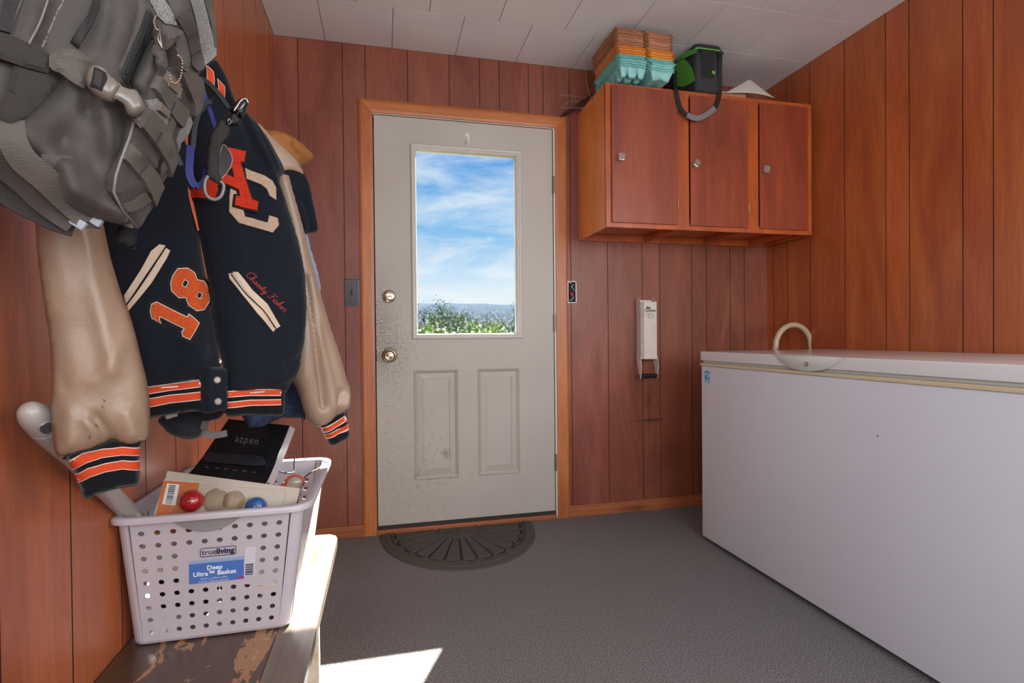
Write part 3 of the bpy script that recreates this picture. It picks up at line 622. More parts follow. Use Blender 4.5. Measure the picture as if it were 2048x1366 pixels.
# ------------------------------------------------------------------ laundry basket
M_bk = mat('white_basket_plastic', 'bfb6bb', .35, coat=.15); 
bk = thing('laundry_basket', 'white perforated plastic basket standing on the bench', 'basket', (-.335, 1.32, BZ))
B0 = (-.474, -.192, 1.150, 1.490)      # bottom x0,x1,y0,y1
B1 = (-.487, -.158, 1.118, 1.525)      # top
bz0, bz1 = BZ+.0008, BZ+.257
def bpt(face, u, v, off=0):
    """point on a basket wall: u 0..1 along, v 0..1 up; off outward"""
    x0 = B0[0]+(B1[0]-B0[0])*v; x1 = B0[1]+(B1[1]-B0[1])*v; y0 = B0[2]+(B1[2]-B0[2])*v; y1 = B0[3]+(B1[3]-B0[3])*v; z = bz0+(bz1-bz0)*v
    if face == 'f': return Vector((x0+(x1-x0)*u, y0-off, z))
    if face == 'b': return Vector((x1+(x0-x1)*u, y1+off, z))
    if face == 'r': return Vector((x1+off, y0+(y1-y0)*u, z))
    return Vector((x0-off, y1+(y0-y1)*u, z))
def rr_ring(v, inset, n=6, rad=.022):
    x0 = B0[0]+(B1[0]-B0[0])*v+inset; x1 = B0[1]+(B1[1]-B0[1])*v-inset; y0 = B0[2]+(B1[2]-B0[2])*v+inset; y1 = B0[3]+(B1[3]-B0[3])*v-inset; z = bz0+(bz1-bz0)*v
    r = max(.003, rad-inset); out = []
    for cx, cy_, a0 in ((x1-r, y0+r, -PI/2), (x1-r, y1-r, 0), (x0+r, y1-r, PI/2), (x0+r, y0+r, PI)):
        for k in range(n+1): a = a0+PI/2*k/n; out.append(Vector((cx+r*math.cos(a), cy_+r*math.sin(a), z)))
    return out
def perforated(m, face, cols, rows, skip, hr, margin_u, v0, v1, slot=False):
    """one wall as an outer+inner skin with real round holes"""
    us = margin_u; rad = .022
    L_ = (B0[1]-B0[0]) if face in 'fb' else (B0[3]-B0[2])
    ua = rad/L_; ub = 1-ua
    cells_u = [ua]+[margin_u+(1-2*margin_u)*(i-.5)/(cols-1) for i in range(0, cols+1)]+[ub]
    cells_v = [0.03]+[v0+(v1-v0)*(j-.5)/(rows-1) for j in range(0, rows+1)]+[1.0]
    cells_u = sorted(cells_u); th = .0022
    for i in range(len(cells_u)-1):
        for j in range(len(cells_v)-1):
            a, b, c, d = cells_u[i], cells_u[i+1], cells_v[j], cells_v[j+1]
            hole = 1 <= i <= cols and 1 <= j <= rows and not skip(i-1, j-1)
            corners = [(a, c), (b, c), (b, d), (a, d)]
            if not hole:
                for off in (0, -th):
                    m.face([m.bm.verts.new(bpt(face, u, v, off)) for u, v in corners])
                continue
            cu_, cv_ = (a+b)/2, (c+d)/2; Hh = (bz1-bz0); n = 12
            ru, rv = hr/L_, hr/Hh
            if slot: ru, rv = hr*.75/L_, hr*1.5/Hh
            outer = []
            for k in range(n):
                an = -3*PI/4+2*PI*k/n; dx, dy = math.cos(an), math.sin(an); s = 1/max(abs(dx), abs(dy)); outer.append((cu_+dx*s*(b-a)/2, cv_+dy*s*(d-c)/2))
            inner = [(cu_+ru*math.cos(-3*PI/4+2*PI*k/n), cv_+rv*math.sin(-3*PI/4+2*PI*k/n)) for k in range(n)]
            rows_ = []
            for off in (0, -th):
                O = [m.bm.verts.new(bpt(face, u, v, off)) for u, v in outer]; I = [m.bm.verts.new(bpt(face, u, v, off)) for u, v in inner]; rows_.append(I)
                for k in range(n): m.face((O[k], O[(k+1) % n], I[(k+1) % n], I[k]))
            for k in range(n): m.face((rows_[0][k], rows_[0][(k+1) % n], rows_[1][(k+1) % n], rows_[1][k]))
m = MB()
perforated(m, 'f', 10, 9, lambda i, j: 3 <= i <= 7 and 4 <= j <= 6 and not (False), .0049, .13, .10, .87)
perforated(m, 'b', 10, 9, lambda i, j: False, .0049, .13, .10, .80)
perforated(m, 'r', 14, 9, lambda i, j: (i+j) % 2 == 0, .0045, .08, .12, .86, True)
perforated(m, 'l', 14, 9, lambda i, j: (i+j) % 2 == 0, .0045, .08, .12, .86, True)
# rounded corners, floor
for q in range(4):
    n = 6
    for ins in (0, .0022):
        cols_ = []
        for v in (0.03, .25, .5, .75, 1.0):
            r = rr_ring(v, ins); cols_.append(r[q*(n+1):(q+1)*(n+1)])
        vs = [[m.bm.verts.new(p) for p in c] for c in cols_]
        for a, b in zip(vs, vs[1:]):
            for k in range(n): m.face((a[k], a[k+1], b[k+1], b[k]))
r0 = rr_ring(.03, 0); r1 = rr_ring(0.008, .002); r2 = rr_ring(0, .008)
vs = [[m.bm.verts.new(p) for p in r] for r in (r0, r1, r2)]
for a, b in zip(vs, vs[1:]):
    for k in range(len(a)): m.face((a[k], a[(k+1) % len(a)], b[(k+1) % len(a)], b[k]))
m.face(vs[-1])
bmesh.ops.remove_doubles(m.bm, verts=m.bm.verts, dist=.0003)
bb = m.build('basket_body', M_bk, bk)
# rim
m = MB(); rr = [rr_ring(1.0, i_, 6, .03) for i_ in (0, -.014, -.0165, -.0155)]
for k, dz in enumerate((0, .002, -.001, -.010)):
    for p in rr[k]: p.z += dz
for k in range(4):
    for p in rr[k]: p.x = max(p.x, XL+.002)
inner = rr_ring(1.0, .0025, 6, .03)
m.loft([inner, rr[0], rr[1], rr[2], rr[3]], cap=False); m.build('rim', M_bk, bk, smooth=True)
M_gh = mat('grey_handle', '8e8a88', .4)
m = MB(); N_ = 16; poly = []
for k in range(N_+1):
    t_ = k/N_; u = .27+.42*t_; poly.append(bpt('f', u, 1.0-.150*math.sin(PI*t_)**.7 if 0 < k < N_ else 1.0, .0016))
m.prism(poly, (0, -.0022, 0)); m.build('handle_grip', M_gh, bk)
# label on the basket
def bfM(u, v, off, w=None):
    o = bpt('f', u, v, off); ex = (bpt('f', 1, v)-bpt('f', 0, v)).normalized(); ez = (bpt('f', u, 1)-bpt('f', u, 0)).normalized(); ey = ez.cross(ex) * -1
    nrm = ex.cross(ez)
    M = Matrix(((ex.x, ez.x, nrm.x, o.x), (ex.y, ez.y, nrm.y, o.y), (ex.z, ez.z, nrm.z, o.z), (0, 0, 0, 1)))
    return M
def flat(name, u, v, w, h, off, mm, parent, th=.0006, label=None):
    m = MB(); m.box((-w/2, -h/2, 0), (w/2, h/2, th), M=bfM(u, v, off)); return m.build(name, mm, parent, label=label)
lb = flat('printed_label', .527, .525, .096, .040, .0008, mat('label_blue', '4c73b8', .4), bk, label='blue and white printed label')
flat('label_band', .525, .615, .096, .006, .0006, mat('label_paleblue', '93a8cc', .4), lb)
flat('barcode_patch', .715, .58, .020, .06, .0003, mat('label_clear', 'cfcad0', .35), lb)
M_lw = mat('label_white', 'eceff4', .4); M_ln = mat('label_navy', '20264a', .4)
text_mesh('Deep', .0125, bfM(.515, .563, .0018), M_lw, 'lettering', lb, extrude=.0001, bold=.0003)
text_mesh('Ultra\u2122 Basket', .0125, bfM(.515, .518, .0018), M_lw, 'lettering', lb, extrude=.0001, bold=.0003)
text_mesh('16.25 in x 13.06 in x 10 in', .0045, bfM(.51, .480, .0018), M_lw, 'lettering', lb, extrude=.0001)
text_mesh('41.3 cm x 33.2 cm x 25.4 cm', .0045, bfM(.51, .458, .0018), M_lw, 'lettering', lb, extrude=.0001)
text_mesh('USA', .006, bfM(.665, .462, .0018), mat('label_red', 'b03040', .4), 'lettering', lb, extrude=.0001, bold=.0003)
m = MB()
fr_ = [(-.029, -.0085), (.029, -.0085), (.031, -.0065), (.031, .0065), (.029, .0085), (-.029, .0085), (-.031, .0065), (-.031, -.0065)]
Mx = bfM(.535, .685, .0012); fp = [Mx @ Vector((x, y, 0)) for x, y in fr_]; m.tube(fp+[fp[0]], .0006, 5); m.build('logo_outline', M_ln, lb)
text_mesh('true', .0155, bfM(.535, .685, .0012) @ Matrix.Translation((-.0155, 0, 0)), M_ln, 'lettering', lb, extrude=.0001)
text_mesh('living', .0155, bfM(.535, .685, .0012) @ Matrix.Translation((.0125, 0, 0)), M_ln, 'lettering', lb, extrude=.0001, bold=.0005)
m = MB(); rnd = random.Random(3); y = -.024
while y < .0:
    w_ = rnd.choice((.0006, .0012, .0018)); m.box((-.007, y, 0), (.007, y+w_, .0002), M=bfM(.715, .565, .0012)); y += w_+rnd.choice((.0007, .0012))
m.build('barcode', M_ln, lb)
# ------------------------------------------------------------------ soft goods: padded surfaces with an outline, a real depth and folds
class Surf:
    def __init__(s, P, n, outline, t=.02, edge=.03, tb=None, wr=.002, wrs=18, wst=(1, 1), folds=(), seed=0, prof='round', res=.0055, smooth=True):
        s.P = Vector(P); s.n = Vector(n).normalized(); s.u = Vector((0, 0, 1)).cross(s.n).normalized(); s.v = s.n.cross(s.u).normalized()
        if s.u.dot(CR) < 0: s.u = -s.u
        if s.v.z < 0: s.v = -s.v
        s.t, s.edge, s.tb, s.wr, s.wrs, s.wst, s.seed, s.pk, s.res = t, edge, (t if tb is None else tb), wr, wrs, wst, seed, prof, res
        s.crisp = not smooth; pts = [s.uv0(*p) for p in outline]
        if smooth: pts = [Vector((p.x, p.y)) for p in crom([(a[0], a[1], 0) for a in pts], 4, True)]
        s.ol = s.resample(pts, res); s.A = np.array(s.ol); s.B = np.roll(s.A, -1, 0)
        s.folds = [([s.uv0(*p) for p in f[0]], f[1], f[2]) for f in folds]
    def uv0(s, px, py, w=0):
        q = bp(px, py, s.P+s.n*w, s.n)-s.P; return (q.dot(s.u), q.dot(s.v))
    @staticmethod
    def resample(pts, step):
        out = []; n = len(pts)
        for i in range(n):
            a = Vector(pts[i][:2]); b = Vector(pts[(i+1) % n][:2]); k = max(1, int((b-a).length/step))
            for j in range(k): q = a+(b-a)*(j/k); out.append((q.x, q.y))
        return out
    @staticmethod
    def segd(p, A, B):
        d = B-A; L2 = (d*d).sum(1)+1e-12; t = np.clip(((p-A)*d).sum(1)/L2, 0, 1); q = A+d*t[:, None]; return float(np.sqrt(((p-q)**2).sum(1).min()))
    @staticmethod
    def inside(p, A, B):
        x, y = p; c = (A[:, 1] > y) != (B[:, 1] > y)
        with np.errstate(divide='ignore', invalid='ignore'): xi = (B[:, 0]-A[:, 0])*(y-A[:, 1])/(B[:, 1]-A[:, 1])+A[:, 0]
        return bool((c & (x < xi)).sum() % 2)
    def pr(s, u, v):
        p = np.array((u, v))
        if not s.inside(p, s.A, s.B): return 0
        d = s.segd(p, s.A, s.B)/s.edge
        if s.pk == 'round': return math.sqrt(max(0, 1-(1-min(d, 1))**2))
        x = min(d, 1); return x*x*(3-2*x) if s.pk == 'soft' else (min(1, d*1.0) if s.pk == 'chamfer' else x)
    def w(s, u, v):
        k = s.pr(u, v); h = s.t*k
        if s.wr: h += s.wr*k*(mnoise.noise(Vector((u*s.wrs*s.wst[0], v*s.wrs*s.wst[1], s.seed)))+.5*mnoise.noise(Vector((u*s.wrs*2.3*s.wst[0], v*s.wrs*2.3*s.wst[1], s.seed+7))))
        for pl, amp, wd in s.folds:
            dm = 1e9
            for a, b in zip(pl, pl[1:]):
                dx, dy = b[0]-a[0], b[1]-a[1]; L2 = dx*dx+dy*dy+1e-12; t = max(0, min(1, ((u-a[0])*dx+(v-a[1])*dy)/L2)); dm = min(dm, math.hypot(u-a[0]-dx*t, v-a[1]-dy*t))
            if dm < wd*3: h += amp*k*math.exp(-(dm/wd)**2)
        return h
    def xyz(s, u, v, w): return s.P+s.u*u+s.v*v+s.n*w
    def uvs(s, px, py, lift=0):
        w = 0
        for _ in range(4): u, v = s.uv0(px, py, w); w = s.w(u, v)+lift
        return u, v, w
    def at(s, px, py, lift=0): return s.xyz(*s.uvs(px, py, lift))
    def build(s, name, mm, parent=None, label=None):
        pts = [Vector(p) for p in s.ol]; nb = len(pts); mn, mx_ = s.A.min(0), s.A.max(0); r = s.res; rnd = random.Random(1)
        v = mn[1]; k = 0
        while v < mx_[1]:
            u = mn[0]+(r/2 if k % 2 else 0)
            while u < mx_[0]:
                p = np.array((u+rnd.uniform(-.1, .1)*r, v+rnd.uniform(-.1, .1)*r))
                if s.inside(p, s.A, s.B) and s.segd(p, s.A, s.B) > r*.55: pts.append(Vector((float(p[0]), float(p[1]))))
                u += r
            v += r*.866; k += 1
        V, E_, Fc, *_ = delaunay_2d_cdt(pts, [(i, (i+1) % nb) for i in range(nb)], [], 0, 1e-7)
        keep = [f for f in Fc if s.inside(((V[f[0]]+V[f[1]]+V[f[2]])/3)[:], s.A, s.B)]
        m = MB(); fr = [m.bm.verts.new(s.xyz(q.x, q.y, s.w(q.x, q.y))) for q in V]
        bk_ = [fr[i] if s.segd(np.array(q[:]), s.A, s.B) < 1e-5 else m.bm.verts.new(s.xyz(q.x, q.y, -s.tb*s.pr(q.x, q.y)-.0004)) for i, q in enumerate(V)]
        for f in keep:
            m.face([fr[i] for i in f]); m.face([bk_[i] for i in f[::-1]])
        loose = [x for x in m.bm.verts if not x.link_faces]; bmesh.ops.delete(m.bm, geom=loose, context='VERTS')
        o = m.build(name, mm, parent, auto=28, label=label) if s.crisp else m.build(name, mm, parent, True, label); return o
    def decal(s, name, outer, mm, parent=None, lift=.0012, holes=(), res=.004, smooth=False, label=None):
        def conv(poly):
            q = [s.uvs(*p)[:2] for p in poly]
            if smooth: q = [(p.x, p.y) for p in crom([(a[0], a[1], 0) for a in q], 4, True)]
            return s.resample(q, res)
        loops = [conv(outer)]+[conv(h) for h in holes]; pts = []; edges = []; A = []; B = []
        for lp in loops:
            b = len(pts); n = len(lp); pts += [Vector(p) for p in lp]; edges += [(b+i, b+(i+1) % n) for i in range(n)]
            A += lp; B += lp[1:]+lp[:1]
        A = np.array(A); B = np.array(B); nb = len(pts); mn, mx_ = A.min(0), A.max(0); v = mn[1]; k = 0
        while v < mx_[1]:
            u = mn[0]+(res/2 if k % 2 else 0)
            while u < mx_[0]:
                p = np.array((u, v))
                if s.inside(p, A, B) and s.segd(p, A, B) > res*.5: pts.append(Vector((u, v)))
                u += res
            v += res*.866; k += 1
        V, E_, Fc, *_ = delaunay_2d_cdt(pts, edges, [], 0, 1e-7)
        m = MB(); tp = [m.bm.verts.new(s.xyz(q.x, q.y, s.w(q.x, q.y)+lift)) for q in V]; lo_ = [m.bm.verts.new(s.xyz(q.x, q.y, s.w(q.x, q.y)-.0008)) for q in V]
        cnt = {}
        for f in Fc:
            if not s.inside(((V[f[0]]+V[f[1]]+V[f[2]])/3)[:], A, B): continue
            m.face([tp[i] for i in f]); m.face([lo_[i] for i in f[::-1]])
            for a, b in ((f[0], f[1]), (f[1], f[2]), (f[2], f[0])): cnt[(min(a, b), max(a, b))] = cnt.get((min(a, b), max(a, b)), 0)+1
        for (a, b), c in cnt.items():
            if c == 1: m.face((tp[a], tp[b], lo_[b], lo_[a]))
        loose = [x for x in m.bm.verts if not x.link_faces]; bmesh.ops.delete(m.bm, geom=loose, context='VERTS')
        return m.build(name, mm, parent, auto=50, label=label)
    def strap(s, name, line, wpx_m, mm, parent=None, lift=.002, th=.002, n=6, label=None, smooth=True, fold=.0):
        """a ribbon that follows the surface under it"""
        C = [s.uvs(*p)[:2] for p in line]; C = [Vector((q.x, q.y)) for q in crom([(a[0], a[1], 0) for a in C], n)] if smooth else [Vector(c) for c in C]
        m = MB(); K = 4; rings = []
        for i, c in enumerate(C):
            t = (C[min(i+1, len(C)-1)]-C[max(i-1, 0)]).normalized(); b = Vector((-t.y, t.x)); top = []; bot = []
            cs = [c+b*wpx_m*(j/K-.5) for j in range(K+1)]; ws = [s.w(q.x, q.y) for q in cs]; mxw = max(ws)
            for j, q in enumerate(cs):
                w_ = max(ws[j], mxw*.25+ws[j]*.75)+lift
                top.append(s.xyz(q.x, q.y, w_)); bot.append(s.xyz(q.x, q.y, w_-th))
            rings.append(top+bot[::-1])
        m.loft(rings); return m.build(name, mm, parent, auto=40, label=label)
    def cord(s, name, line, r, mm, parent=None, lift=.001, n=6, smooth=True, label=None):
        P = [s.at(*p, lift) for p in line]
        if smooth: P = crom(P, n)
        m = MB(); m.tube(P, r, 8); return m.build(name, mm, parent, True, label)
def sc(pts, s_, ox=0, oy=0): return [(ox+a/s_, oy+b/s_) for a, b in pts]
M_wool = mat('navy_wool', '15181f', .95, col2='1e222b', nscale=700, bump=.5, bscale=900, sheen=.12, spec=.15)
M_leather = mat('cream_leather', '927a65', .42, col2='9f8772', nscale=9, bump=.25, bscale=160, coat=.08)
M_rib = mat('black_rib_knit', '17181b', .95, bump=.6, bscale=500, bstretch=(1, 1, .08), sheen=.2, spec=.1)
M_or = mat('orange_knit', 'c84a2a', .9, bump=.5, bscale=500, bstretch=(1, 1, .2), spec=.1)
M_red = mat('red_chenille', 'c93322', .95, col2='d8452c', nscale=400, bump=1, bscale=500, spec=.1, bdist=.004)
M_orch = mat('orange_chenille', 'cf4f26', .95, col2='e06a38', nscale=400, bump=1, bscale=500, spec=.1, bdist=.004)
M_crch = mat('cream_chenille', 'c2a48a', .95, col2='d1b79f', nscale=400, bump=1, bscale=500, spec=.1, bdist=.004)
M_felt = mat('white_felt', 'd8c6bd', .9); M_feltb = mat('black_felt', '101115', .95)
M_stitch = mat('red_thread', 'b23a30', .6)
M_snap = mat('silver_snap', 'a9a9a4', .3, .8)
JP, JN = (-.43, .96, 1.2), (.5476, -.8366, 0)
def off(P, n, d): n = Vector(n).normalized(); return Vector(P)+n*d
jk = thing('varsity_jacket', 'navy wool varsity jacket with cream leather sleeves and orange letters hanging on the left wall', 'jacket', (-.3, 1.05, .8))
sL = Surf(off(JP, JN, -.012), JN, [(235, 330), (330, 235), (372, 255), (382, 330), (395, 450), (412, 560), (428, 640), (440, 720), (446, 772), (401, 766), (350, 774), (296, 783), (272, 768), (245, 680), (212, 560), (196, 450)],
          t=.028, edge=.05, tb=.02, wr=.006, wrs=9, wst=(1.3, .6), seed=2, folds=[([(378, 520), (382, 640), (392, 740)], .008, .018), ([(300, 760), (330, 735), (345, 700)], -.006, .012), ([(310, 770), (352, 742), (395, 700)], .006, .010)])
sL.build('front_panel', M_wool, jk)
sR = Surf(JP, JN, [(372, 262), (388, 200), (413, 132), (432, 140), (455, 184), (478, 212), (497, 232), (522, 262), (546, 300), (567, 343), (556, 362), (570, 405), (585, 450), (599, 500), (608, 554), (611, 619), (608, 667), (602, 714), (590, 752), (576, 776), (568, 786), (520, 784), (452, 787), (447, 740), (436, 690), (425, 625), (416, 560), (404, 500), (392, 440), (381, 380), (374, 320)],
          t=.036, edge=.055, tb=.02, wr=.006, wrs=9, wst=(1.3, .6), seed=5, folds=[([(481, 240), (500, 290), (520, 330), (541, 368), (556, 400)], .009, .007), ([(500, 252), (518, 290), (540, 338), (556, 366)], .008, .006), ([(462, 210), (475, 260), (490, 310)], -.006, .008), ([(600, 730), (575, 752), (548, 758)], .010, .007), ([(604, 700), (582, 722), (560, 728)], -.008, .008), ([(590, 560), (596, 640), (590, 700)], .006, .015)])
sR.build('front_panel', M_wool, jk)
# waistband ribbing
def rib(outline, seed, S, stripes, name='waistband'):
    o = S.build(name, M_rib, jk)
    for poly in stripes:
        cx = sum(p[0] for p in poly)/len(poly); cy_ = sum(p[1] for p in poly)/len(poly)
        n = len(poly)//2
        top, bot = poly[:n], poly[n:]
        S.decal('stripe_edge', [(x, y-1.7) for x, y in top]+[(x, y+1.7) for x, y in bot], M_felt, o, lift=.0006, res=.006)
        S.decal('stripe', poly, M_or, o, lift=.0012, res=.006)
    return o
rL = Surf(off(JP, JN, .006), JN, [(284, 778), (340, 766), (403, 758), (406, 790), (404, 822), (388, 823), (351, 828), (320, 833), (299, 838), (284, 840), (280, 810)], t=.014, edge=.02, tb=.02, wr=.002, seed=1)
rib(None, 1, rL, [[(284, 776.5), (340, 769), (401, 760.5), (401.5, 772.5), (340, 780), (285, 788)], [(284, 800), (340, 791), (402, 784.5), (402.5, 798), (340, 805), (285, 815)]])
rR = Surf(off(JP, JN, .010), JN, [(449, 779), (500, 776), (560, 776), (569, 782), (568, 826), (562, 832), (534, 832), (495, 831), (466, 833), (452, 828)], t=.014, edge=.02, tb=.02, wr=.002, seed=3)
rib(None, 2, rR, [[(453, 784), (500, 780), (562, 779.5), (562, 790), (500, 790), (453, 793.5)], [(454, 805.5), (500, 801), (562, 800), (562.5, 808.5), (500, 810), (455, 815)]])
pk = Surf(off(JP, JN, .012), JN, [(401, 738), (426, 734), (453, 740), (454, 780), (454, 826), (441, 822), (402, 823)], t=.020, edge=.012, tb=.02, wr=.001)
po = pk.build('snap_placket', M_wool, jk)
for i, (x, y) in enumerate(((434.5, 760), (436, 803))):
    m = MB(); c = pk.at(x, y, 0); m.lathe([(.0062, -.001), (.0062, .001), (.005, .002), (.0045, .001), (.0028, .001), (.0026, .0018), (.0005, .0018)], c, pk.n, 20); m.build('snap_button', M_snap, po, auto=30)
m = MB(); c = sR.at(438, 722, 0); m.lathe([(.005, -.001), (.005, .001), (.004, .0015), (.0015, .0012), (.0005, .0012)], c, sR.n, 16); m.build('snap_button', M_snap, jk, auto=30)
# pocket welts
M_welt = mat('cream_leather_welt', 'c3ab92', .45, bump=.2, bscale=150)
sL.decal('pocket_welt', sc([(930, 260), (965, 268), (850, 440), (735, 610), (722, 560), (820, 410), (880, 300)], 2.926, 0, 400), M_welt, jk, lift=.004, smooth=False)
sL.decal('pocket_welt', sc([(955, 275), (992, 298), (970, 345), (880, 490), (745, 652), (738, 608), (850, 455)], 2.926, 0, 400), M_welt, jk, lift=.0048, smooth=False)
sR.decal('pocket_welt', sc([(1335, 430), (1362, 430), (1450, 545), (1540, 650), (1620, 740), (1595, 772), (1500, 660), (1420, 560), (1340, 460)], 2.926, 0, 400), M_welt, jk, lift=.0035)
sR.decal('pocket_welt', sc([(1355, 422), (1388, 422), (1470, 525), (1560, 610), (1635, 738), (1615, 752), (1540, 655), (1440, 540)], 2.926, 0, 400), M_welt, jk, lift=.0045)
sL.cord('pocket_slit', sc([(968, 278), (920, 352), (860, 445), (795, 540), (742, 612)], 2.926, 0, 400), .0011, M_feltb, jk, lift=.0050)
sR.cord('pocket_slit', sc([(1352, 432), (1440, 548), (1545, 650), (1612, 750)], 2.926, 0, 400), .0009, M_feltb, jk, lift=.0046)
# chenille digits 1 and 8
def grow(poly, k):
    n = len(poly); out = []
    A_ = sum(poly[i][0]*poly[(i+1) % n][1]-poly[(i+1) % n][0]*poly[i][1] for i in range(n)); sg = 1 if A_ > 0 else -1
    for i in range(n):
        p0, p1, p2 = (Vector(poly[(i-1) % n]), Vector(poly[i]), Vector(poly[(i+1) % n])); d1, d2 = (p1-p0).normalized(), (p2-p1).normalized()
        n1, n2 = Vector((d1.y, -d1.x))*sg, Vector((d2.y, -d2.x))*sg; b = (n1+n2)
        b = b.normalized() if b.length > 1e-6 else n1; q = p1+b*min(k/max(.4, b.dot(n1)), 2.2*abs(k)) if k > 0 else p1+b*max(k/max(.4, b.dot(n1)), -2.2*abs(k))
        out.append((q.x, q.y))
    return out
def patch(S, name, poly, holes, mm, border, back=True, lift=.004):
    if back: S.decal('felt_backing', grow(poly, 9), M_feltb, jk, lift=.0008)
    S.decal('felt_border', grow(poly, border), M_felt, jk, holes=[grow(h, -border*.9) for h in holes], lift=.002)
    S.decal(name, poly, mm, jk, holes=holes, lift=lift)
eight = sc([(1000, 485), (1012, 445), (1040, 405), (1095, 402), (1135, 430), (1150, 470), (1188, 478), (1215, 525), (1220, 590), (1190, 640), (1150, 645), (1105, 615), (1088, 568), (1048, 570), (1005, 530)], 2.926, 0, 400)
patch(sL, 'chenille_digit', eight, [sc([(1058, 500), (1078, 462), (1106, 478), (1086, 516)], 2.926, 0, 400), sc([(1143, 568), (1158, 532), (1186, 548), (1172, 584)], 2.926, 0, 400)], M_orch, 1.9)
one = sc([(880, 650), (888, 612), (915, 600), (1098, 690), (1105, 672), (1120, 684), (1160, 720), (1108, 812), (1070, 795), (1066, 772), (1082, 752), (930, 676), (928, 702), (935, 716), (890, 690)], 2.926, 0, 400)
patch(sL, 'chenille_digit', one, [], M_orch, 1.9)
# the C first, the A over it
cc = sc([(1430, 985), (1470, 1003), (1545, 1030), (1590, 1060), (1612, 1100), (1612, 1172), (1575, 1148), (1560, 1110), (1525, 1080), (1440, 1048)], 2.926)
sR.decal('chenille_letter', cc, M_crch, jk, lift=.0035)
cc2 = sc([(1345, 1095), (1385, 1108), (1385, 1205), (1420, 1232), (1430, 1268), (1478, 1280), (1562, 1305), (1572, 1262), (1622, 1278), (1628, 1318), (1592, 1362), (1500, 1335), (1395, 1305), (1338, 1240), (1340, 1150)], 2.926)
sR.decal('chenille_letter', cc2, M_crch, jk, lift=.0035)
aa = sc([(1330, 868), (1430, 890), (1420, 955), (1398, 950), (1430, 1060), (1465, 1168), (1503, 1185), (1495, 1236), (1365, 1204), (1372, 1150), (1398, 1152), (1388, 1112), (1290, 1070), (1262, 1090), (1268, 1120), (1245, 1172), (1110, 1160), (1112, 1085), (1150, 1085), (1330, 945)], 2.926)
sR.decal('felt_backing', grow(aa, 4), M_feltb, jk, lift=.0045)
sR.decal('chenille_letter', aa, M_red, jk, holes=[sc([(1310, 1020), (1350, 985), (1362, 1045)], 2.926)], lift=.0075)
# embroidered cursive name: hand drawn strokes, unit em, advancing along the slanted baseline
GL = {
 'C': (1.0, [[(.95, 1.25), (.8, 1.45), (.45, 1.4), (.15, 1.0), (.1, .45), (.35, .05), (.7, .1), (1.0, .35)]]),
 'h': (.75, [[(0, .3), (.3, .9), (.38, 1.4), (.25, 1.45), (.18, .9), (.12, 0), (.25, .5), (.45, .65), (.52, .45), (.5, .05), (.75, .3)]]),
 'a': (.75, [[(.6, .5), (.35, .62), (.12, .3), (.2, .02), (.42, .1), (.58, .55), (.52, .1), (.62, .02), (.8, .3)]]),
 's': (.6, [[(0, .25), (.25, .7), (.3, .6), (.42, .3), (.3, .02), (.08, .05), (.3, .0), (.62, .3)]]),
 'i': (.42, [[(0, .3), (.18, .62), (.14, .1), (.24, .0), (.45, .3)], [(.24, .85), (.27, .9)]]),
 't': (.5, [[(0, .3), (.28, 1.2), (.16, .15), (.26, .0), (.5, .3)], [(.02, .8), (.46, .86)]]),
 'y': (.8, [[(0, .3), (.15, .6), (.15, .15), (.3, .02), (.52, .55), (.5, -.3), (.35, -.6), (.2, -.45), (.45, -.1), (.8, .3)]]),
 ' ': (.5, []),
 'F': (1.05, [[(.15, 1.2), (.4, 1.35), (.7, 1.2), (1.1, 1.4)], [(.62, 1.25), (.5, .6), (.35, .1), (.1, .05), (.05, .25)], [(.3, .65), (.85, .75)]]),
 'e': (.6, [[(0, .25), (.35, .4), (.4, .58), (.22, .62), (.1, .25), (.25, .02), (.6, .3)]]),
 'r': (.6, [[(0, .3), (.16, .7), (.2, .58), (.42, .6), (.36, .15), (.45, .02), (.6, .2)]]),
}
base0 = Vector((484, 551)); dirv = Vector((80, 76)).normalized(); upv = Vector((dirv.y, -dirv.x)); em = 10.0; x = 0
txt = 'Chasity Fisher'; total = sum(GL[c][0] for c in txt); kx_ = 108/total
m = MB()
for c in txt:
    for st_ in GL[c][1]:
        px = [base0+Vector((7, -1))+dirv*((x+a+.2*b)*kx_)+upv*(b*em-1) for a, b in st_]
        P = crom([sR.at(p.x, p.y, .0012) for p in px], 5); m.tube(P, .00055, 5)
    x += GL[c][0]
m.build('embroidered_name', M_stitch, jk)
# collar
sc_ = Surf(off(JP, JN, .02), JN, [(378, 240), (376, 195), (392, 150), (412, 126), (428, 118), (450, 150), (466, 193), (474, 222), (456, 226), (440, 205), (425, 205), (405, 228)], t=.020, edge=.02, tb=.015, wr=.002)
co = sc_.build('collar', M_rib, jk)
for poly in ([(413, 133), (426, 144), (428, 160), (427, 176), (414, 163)], [(435.5, 159), (448, 173), (449, 196), (437, 185)], [(390, 217), (400, 205), (410, 203), (405, 212), (393, 224)]):
    sc_.decal('stripe_edge', grow(poly, 1.2), M_felt, co, lift=.0008); sc_.decal('stripe', poly, M_or, co, lift=.0014)
